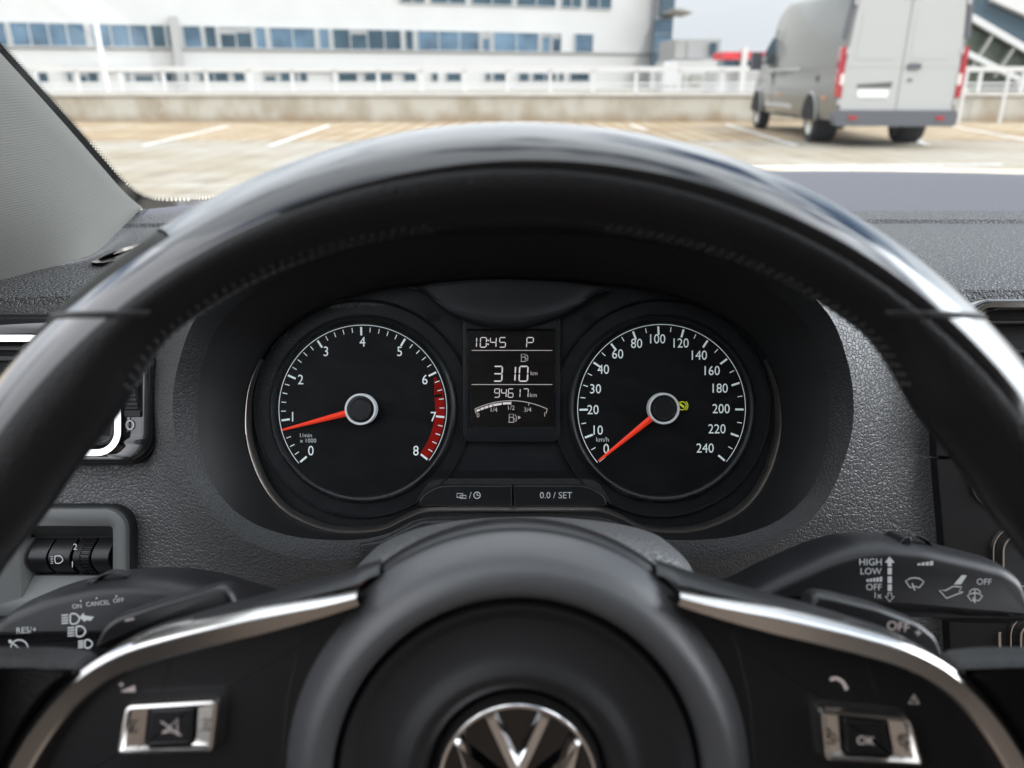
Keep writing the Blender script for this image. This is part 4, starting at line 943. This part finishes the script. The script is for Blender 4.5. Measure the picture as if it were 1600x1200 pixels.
rim_mesh(GLOSS, True).build('rim_insert', 'gloss', sw, sharp=60)
rim_mesh(SOFT, True).build('rim_leather', 'rimleather', sw, sharp=60)
# joints of the insert: oblique grooves with a bright lip, level with the top of the dials
for side in (-1, 1):
    pts, p2 = [], []
    for j, (r0, h) in enumerate(GLOSS[6:]+SOFT[1:10]):
        for lst, dv, dh in ((pts, 0, .0001), (p2, 5, -.0001)):
            vs = 489+dv+6*math.sin(j*.05); phi = math.asin((HV-vs)/(RC+r0)); phi = phi if side > 0 else math.pi-phi
            lst.append(rim_at(phi, r0, h+dh))
    k = MB(); k.tube(pts, .0006, seg=8); j_ = k.build('joint_lip', 'black2', sw)
    k = MB(); k.tube(p2, .0006, seg=8); k.build('joint_groove', 'void', j_)
for side in (0, 1):                 # cross stitching along the inner edge
    k = MB()
    for i in range(34):
        d = 46+i*1.05; phi = R_(d if side else 180-d)
        for (r0, h0), (r1, h1), w_ in (((-57.5, .0046), (-60.5, .0006), 1), ((-60.5, .0006), (-57, -.0040), -1)):
            k.tube([rim_at(phi, r0, h0), rim_at(phi+R_(.45)*w_, r1, h1)], .0004, seg=5)
    k.build('stitching', 'thread', sw)
# ---- hub
DH2 = .236
k = MB(); k.lathe(HU, HV, DH2, [(286, -.004), (288, -.0032), (291, .0008), (296, .0032), (306, .0046), (322, .0046), (340, .0028), (358, -.0012), (370, -.0054), (378, -.0088), (382, -.0112), (383, -.0125)], 128); hb = k.build('airbag_cover', 'hub', sw, sharp=70)
k = MB(); k.lathe(HU, HV, DH2, [(287, -.0042), (285, -.0034), (282, -.0002), (277, .0012), (270, .0008), (262, -.0010), (254, -.0016), (205, -.0014), (188, -.0004), (176, .0016), (166, .0018), (152, -.0002), (140, -.0035), (136, -.0060), (1, -.0060)], 128); k.build('centre_disc', 'hubdisc', hb, sharp=60)
k = MB(); k.lathe(HU, HV, DH2, [(136, -.006), (135.5, -.0030), (126, .0004), (124, .0008), (119, .0006), (116.5, -.0012), (116, -.005)], 96); em = k.build('emblem', 'chrome', sw, sharp=25)
k = MB(); k.lathe(HU, HV, DH2, [(118, -.0046), (1, -.0046)], 64); k.build('emblem_backing', 'gloss', em)
def bar2(pts, wd, name):
    nr = normals(pts, False); n = len(pts)
    L_ = []; Rr = []
    for i in range(n):
        if 0 < i < n-1:
            a, b, c = pts[i-1], pts[i], pts[i+1]; d1 = (b[0]-a[0], b[1]-a[1]); l1 = math.hypot(*d1); n1 = (d1[1]/l1, -d1[0]/l1); q = nr[i][0]*n1[0]+nr[i][1]*n1[1]; f = min(1/q if q > .25 else 4, 3.0)
        else: f = 1
        L_.append((pts[i][0]+nr[i][0]*wd/2*f, pts[i][1]+nr[i][1]*wd/2*f)); Rr.append((pts[i][0]-nr[i][0]*wd/2*f, pts[i][1]-nr[i][1]*wd/2*f))
    q = L_+Rr[::-1]; k = MB(); k.prism(q, DH2, -.005, -.0008, 5, steps=1, bm=.0022); k.build(name, 'chrome', em, sharp=15)
bar2([(HU-44, HV-103), (HU, HV-8), (HU+44, HV-103)], 23, 'letter_v')
bar2([(HU-92, HV-64), (HU-46, HV+84), (HU, HV+10), (HU+46, HV+84), (HU+92, HV-64)], 21, 'letter_w')
# ---- hub back cover (dark shiny ring behind the airbag)
k = MB(); k.lathe(HU, HV, DH2, [(381, -.0118), (387, -.0125), (392, -.0150), (394, -.0195), (392, -.027)], 96); k.build('hub_back_cover', 'black2', sw, sharp=70)
# ---- spokes, mirrored
MX = 810.0
def mm_(p, s): return [(u if s < 0 else 2*MX-u, v) for u, v in p]
cl = [(560, 934), (520, 945), (470, 957), (400, 973), (330, 989), (270, 1004), (210, 1022), (160, 1046), (115, 1080), (80, 1118), (50, 1160), (25, 1205), (0, 1262), (-20, 1330)]
DS = .236
for s in (-1, 1):
    path = spline(mm_(cl, s), 6, False); flip = s > 0
    if flip: path = path[::-1]
    # walking from hub to rim on the left side: the left-hand normal points down/inward; order the profile by screen position
    nr = normals(path, False); up_ = [1 if (nr[i][1] < 0) else -1 for i in range(len(path))]
    sg = 1 if sum(up_) > 0 else -1
    wtap = [min(1, .55+.45*i/18) for i in range(len(path))] if not flip else [min(1, .55+.45*i/18) for i in range(len(path))][::-1]
    rows = []
    for o_, h in ((18.5, -.012), (17, -.0035), (10, .0022), (7, .0028), (-17, .0018), (-21, .0006), (-22, -.006)):
        rows.append([PX(p[0]+nr[i][0]*o_*sg*wtap[i], p[1]+nr[i][1]*o_*sg*wtap[i], DS, h if o_ != 17 else .0022-.0029*abs(nr[i][1])**1.3) for i, p in enumerate(path)])
    k = MB(); k.grid(rows); k.build('spoke_trim', 'satin', sw, sharp=25)
    tp = [max(.04, 1-1.1*i/36) for i in range(len(path))]
    tp = tp[::-1] if flip else tp
    # shiny dark spoke shoulder above the trim, falling away to the rear
    rows = []
    for o_, h in ((17, -.004), (24, -.0075), (29, -.012), (32, -.018)):
        rows.append([PX(p[0]+nr[i][0]*(17+(o_-17)*tp[i])*sg, p[1]+nr[i][1]*(17+(o_-17)*tp[i])*sg, DS, h) for i, p in enumerate(path)])
    ex = [(2*MX-u if s > 0 else u, v) for u, v in ((590, 926), (575, 930))]      # the shoulder runs in under the hub
    en = (nr[0] if not flip else nr[-1])
    for r_, (o_, h) in zip(rows, ((17, -.009), (24, -.0105), (29, -.014), (32, -.019))):
        e_ = [PX(u+en[0]*o_*sg, v+en[1]*o_*sg, DS, h) for u, v in ex]
        if flip: r_.extend(e_[::-1])
        else: r_[:0] = e_
    k = MB(); k.grid(rows); k.build('spoke_shoulder', 'black2', sw, sharp=60)
    # leather root where the spoke runs into the rim
    rt = mm_([(-160, 1036), (-40, 1030), (60, 1030), (112, 1036), (130, 1050), (88, 1074), (46, 1124), (16, 1184), (-36, 1290), (-160, 1290)], s)
    k = MB(); rr_ = rpoly(rt, 30)
    if area(rr_) < 0: rr_ = rr_[::-1]
    rows = [[PX(u, v, DS, h) for u, v in inset(rr_, i_)] for i_, h in ((0, -.011), (2, -.005), (6, -.0015), (12, .0006))]
    k.grid(rows, cu=True); k.cap(rows[-1]); k.build('spoke_root', 'rimleather', sw, sharp=60)
    # switch panel
    pn = mm_([(600, 930), (470, 968), (330, 1006), (250, 1026), (176, 1042), (114, 1080), (72, 1130), (38, 1196), (-10, 1300), (600, 1300)], s)
    k = MB(); k.prism(rpoly(pn, 14), DS, -.02, -.0055, 6, steps=3); pan = k.build('switch_panel', 'black2', sw, sharp=50)
    for gp, gw in (([(258, 1030), (240, 1092)], 4), ([(222, 1184), (216, 1290)], 4), ([(475, 975), (455, 1040), (440, 1110), (432, 1210)], 5)):
        k = MB(); k.line(mm_(gp, s), gw, DS, -.0053); k.build('panel_gap', 'void', pan)
    # rocker with satin frame
    if s < 0: fo = [(194, 1101), (343, 1092), (333, 1178), (179, 1182)]; fi = [(230, 1106), (303, 1103), (299, 1166), (222, 1169)]
    else: fo = [(1280, 1107), (1424, 1121), (1446, 1200), (1288, 1191)]; fi = [(1317, 1121), (1389, 1126), (1400, 1186), (1322, 1183)]
    Fo, Fi = rpoly(fo, 13, 5), rpoly(fi, 9, 5)
    k = MB(); k.prism([(u, v) for u, v in inset(Fo if area(Fo) > 0 else Fo[::-1], -5)], DS, -.008, -.0050, 1); k.build('rocker_well', 'void', pan)
    frm = None
    if area(Fo) < 0: Fo = Fo[::-1]
    if area(Fi) < 0: Fi = Fi[::-1]
    rows = [[PX(u, v, DS, h) for u, v in q] for q, h in ((Fo, -.0058), (Fo, -.0018), (inset(Fo, 3), -.0002), (inset(Fo, 7), .0000), (inset(Fo, 11), -.0012), (inset(Fi, -3), -.0022), (Fi, -.0036), (Fi, -.006))]
    k = MB(); k.grid(rows, cu=True); frm = k.build('rocker_frame', 'satin', pan, sharp=18)
    k = MB(); k.prism(inset(Fi, 1.5), DS, -.006, -.0006, 6, steps=3, bm=.002); k.build('centre_button', 'black2', pan, sharp=50)
    k = MB()
    if s < 0:
        h = -.0010
        k.line([(198, 1130), (212, 1130), (204, 1138), (212, 1147), (196, 1147), (204, 1138)], 2, DS, h, True); k.flat([(198, 1142), (203, 1138), (203, 1147)], DS, h)
        k.line([(312, 1128), (326, 1127), (319, 1135), (326, 1143), (310, 1144), (318, 1135)], 2, DS, h, True)
    else:
        h = -.0010
        k.ringflat(1302, 1157, 7, 9, DS, h); k.line([(1297, 1153), (1307, 1161)], 2.5, DS, h); k.flat(rrect(1296, 1141, 1300, 1145, 1), DS, h)
        k.ringflat(1416, 1160, 7, 9, DS, h); k.line([(1411, 1156), (1421, 1164)], 2.5, DS, h); k.flat(rrect(1418, 1172, 1422, 1176, 1), DS, h)
    k.build('rocker_symbols', 'black', pan)
    k = MB()
    if s < 0:
        h = -.0004; k.line([(252, 1146), (262, 1140), (276, 1124), (276, 1150), (266, 1143), (252, 1146)], 1.8, DS, h); k.line([(250, 1128), (282, 1150)], 1.8, DS, h)
        h = -.0052; k.flat([(176, 1090), (198, 1081), (198, 1090)], DS, h); k.line([(172, 1080), (180, 1080)], 2.2, DS, h); k.line([(176, 1076), (176, 1084)], 2.2, DS, h); k.line([(176, 1091), (199, 1091)], 1.5, DS, h)
    else:
        k.text('OK', 1354, 1158, 13, DS, -.0004, rot=-.06)
        h = -.0052; k.line(spline([(1310, 1071), (1318, 1070), (1328, 1076), (1334, 1086)], 5, False), 5, DS, h); k.line([(1310, 1069), (1312, 1074)], 6, DS, h); k.line([(1331, 1087), (1336, 1084)], 6, DS, h)
        k.line([(1434, 1110), (1442, 1096), (1450, 1110)], 2, DS, h, True); k.line([(1442, 1101), (1442, 1106)], 1.6, DS, h)
    k.build('button_symbols', 'lcddim', pan)
    # shift paddle behind the spoke
    pd_ = [(150, 1010), (165, 978), (185, 962), (250, 940), (340, 914), (356, 914), (368, 924), (378, 950), (380, 1000), (250, 1035)] if s < 0 else [(1252, 1000), (1258, 950), (1266, 931), (1276, 926), (1300, 929), (1370, 946), (1432, 970), (1458, 990), (1470, 1020), (1476, 1060), (1300, 1060)]
    q = rpoly(pd_, 10)
    if area(q) < 0: q = q[::-1]
    k = MB(); rows = [[PX(u, v, .268, h_) for u, v in inset(q, i_)] for i_, h_ in ((0, -.006), (0, -.001), (1.5, .0012), (5, .0028), (9, .0032))]
    k.grid(rows, cu=True); k.cap(rows[-1]); pa = k.build('shift_paddle', 'black2', sw, sharp=60)
    k = MB()
    if s > 0:
        k.text('OFF', 1396, 974, 14, .268, .0034, rot=-.12); k.text('+', 1427, 984, 15, .268, .0034, rot=-.1); 
    else: k.line([(203, 965), (217, 962)], 3, .268, .0034)
    k.build('paddle_mark', 'lcddim', pa)  # plain print on the display material, so its glow is added

# ================================================================ stalks on the column
DT = .335
def stalk(name, out_, lab, tip=None, D=DT):
    q = rpoly(out_, 14, 6)
    if area(q) < 0: q = q[::-1]
    k = MB(); rows = []
    for i_, h_ in ((5, -.022), (1.5, -.014), (0, -.007), (1, -.001), (4, .004), (9, .0078), (15, .0098), (21, .0105)):
        rows.append([PX(u, v, D, h_) for u, v in inset(q, i_)])
    k.grid(rows, cu=True); k.cap(rows[-1]); k.cap(rows[0])
    t = thing(name, lab, 'stalk', PX(sum(p[0] for p in out_)/len(out_), max(p[1] for p in out_), D), 'column stalks')
    b_ = k.build('lever', 'black', t, sharp=75); return t, b_
ws_, wb = stalk('wiper_stalk', [(1100, 935), (1165, 915), (1205, 893), (1285, 858), (1330, 845), (1375, 841), (1430, 846), (1510, 864), (1556, 876), (1583, 895), (1598, 935), (1602, 966), (1560, 974), (1480, 972), (1380, 952), (1260, 940), (1140, 960)], 'thick black wiper stalk printed HIGH LOW OFF right of the wheel hub')
k = MB(); h = .0108; D = DT
k.text('HIGH', 1359, 869, 10, D, h, al='r'); k.text('LOW', 1359, 883, 9.5, D, h, al='r'); k.text('OFF', 1359, 907, 9.5, D, h, al='r'); k.text('1x', 1359, 919.5, 9, D, h, al='r')
for j in range(5): k.flat([(1336+j*5, 897.5-2-j*.9), (1339.6+j*5, 897.5-2.6-j*.9), (1339.6+j*5, 899), (1336+j*5, 899)], D, h)
for j in range(4): k.flat([(1413+j*6.3, 871.5-j*1.1), (1417.8+j*6.3, 870.7-j*1.1), (1417.8+j*6.3, 874), (1413+j*6.3, 874.5)], D, h)
k.flat([(1371, 861), (1378.5, 870), (1374, 870), (1374, 876), (1368, 876), (1368, 870), (1363.5, 870)][::-1], D, h)
for y in (878, 891, 903): k.flat(rrect(1368, y, 1374.3, y+10, .5), D, h)
k.line([(1368.5, 916), (1368.5, 921), (1364.5, 921), (1371.2, 929), (1378, 921), (1374, 921), (1374, 916)], 1.4, D, h, True)
def wiper(u, v, s, rot=0):
    k.line([(u-14*s, v-5*s), (u-7*s, v-9*s), (u, v-10*s), (u+7*s, v-9*s), (u+14*s, v-4*s), (u+7*s, v+5*s), (u, v+3*s), (u-7*s, v+5*s)], 1.7, D, h, True); k.line([(u-4*s, v-2*s), (u, v+9*s)], 1.7, D, h)
wiper(1409, 903, 1.0); wiper(1500, 924, .8); k.line([(1500, 910), (1500, 931)], 1.4, D, h); k.line(spline([(1491, 916), (1495, 911), (1500, 910), (1505, 911), (1509, 916)], 4, False), 1.4, D, h)
k.text('OFF', 1514, 899, 9, D, h, rot=-.03)
k.flat([(1480, 889), (1488, 889.5), (1479, 903), (1468, 903)], D, h)
k.line([(1467, 906), (1480, 907), (1476, 914), (1482, 914.5), (1457, 924), (1446, 912), (1456, 912)], 1.7, D, h, True)
k.build('printed_symbols', 'white', ws_)
k = MB(); k.prism(rpoly([(1400, 848), (1408, 838), (1418, 836), (1421, 845), (1416, 850)], 4), DT, -.012, .003, 2); k.build('interval_switch', 'black2', ws_)
k = MB(); k.sweep(spline([(1418, 850), (1432, 838), (1450, 845), (1462, 858)], 6, False), DT, [(-3, -.003), (0, -.0005), (3, -.004)], False); k.build('ring_seam', 'black2', ws_)
is_, ib = stalk('indicator_stalk', [(-30, 985), (10, 962), (30, 945), (90, 920), (165, 903), (220, 899), (270, 901), (330, 912), (420, 940), (430, 985), (330, 1010), (200, 1040), (60, 1060), (20, 1020)], 'black indicator stalk printed ON CANCEL OFF left of the wheel hub')
k = MB(); h = .0108
k.text('ON', 142, 936, 6.5, D, h, rot=.08); k.text('CANCEL', 174, 931.5, 6.5, D, h, rot=.09); k.text('OFF', 205, 927, 6.5, D, h, rot=.1)
for u, v in ((148, 928), (172, 924), (202, 921)): k.flat(rrect(u-1.2, v-1.2, u+1.2, v+1.2, .5), D, h)
k.text('RES/+', 66, 972, 9, D, h, rot=.06)
def beam(u, v, s):
    k.line(spline([(u, v-7*s), (u+8*s, v-7*s), (u+13*s, v), (u+8*s, v+7*s), (u, v+7*s), (u-1, v)], 4), 2.4, D, h, True)
    for j in range(4): k.line([(u-14*s, v-6*s+j*4*s+1), (u-4*s, v-6*s+j*4*s)], 2.2, D, h)
beam(133, 955, 1.0); beam(142, 974, 1.0); beam(155, 993, .8)
k.flat([(146, 953), (152, 946), (154, 950), (168, 952), (163, 958), (156, 957), (154, 960)], D, h)
k.ringflat(55, 1000, 12, 14.2, D, h, 0, R_(-40), R_(200), 30); k.line([(42, 990), (57, 1001)], 2.2, D, h); k.flat([(38, 987), (44, 987), (40, 993)], D, h)
k.build('printed_symbols', 'white', is_)
k = MB(); k.prism(rpoly([(140, 908), (146, 902), (156, 904), (154, 912)], 3), DT, -.01, .004, 1.5); k.build('rocker_switch', 'black2', is_)
k = MB(); k.sweep(spline([(150, 905), (166, 897), (186, 896), (200, 900)], 6, False), DT, [(-3, -.002), (0, .001), (3, -.004)], False); k.build('ring_seam', 'black2', is_)
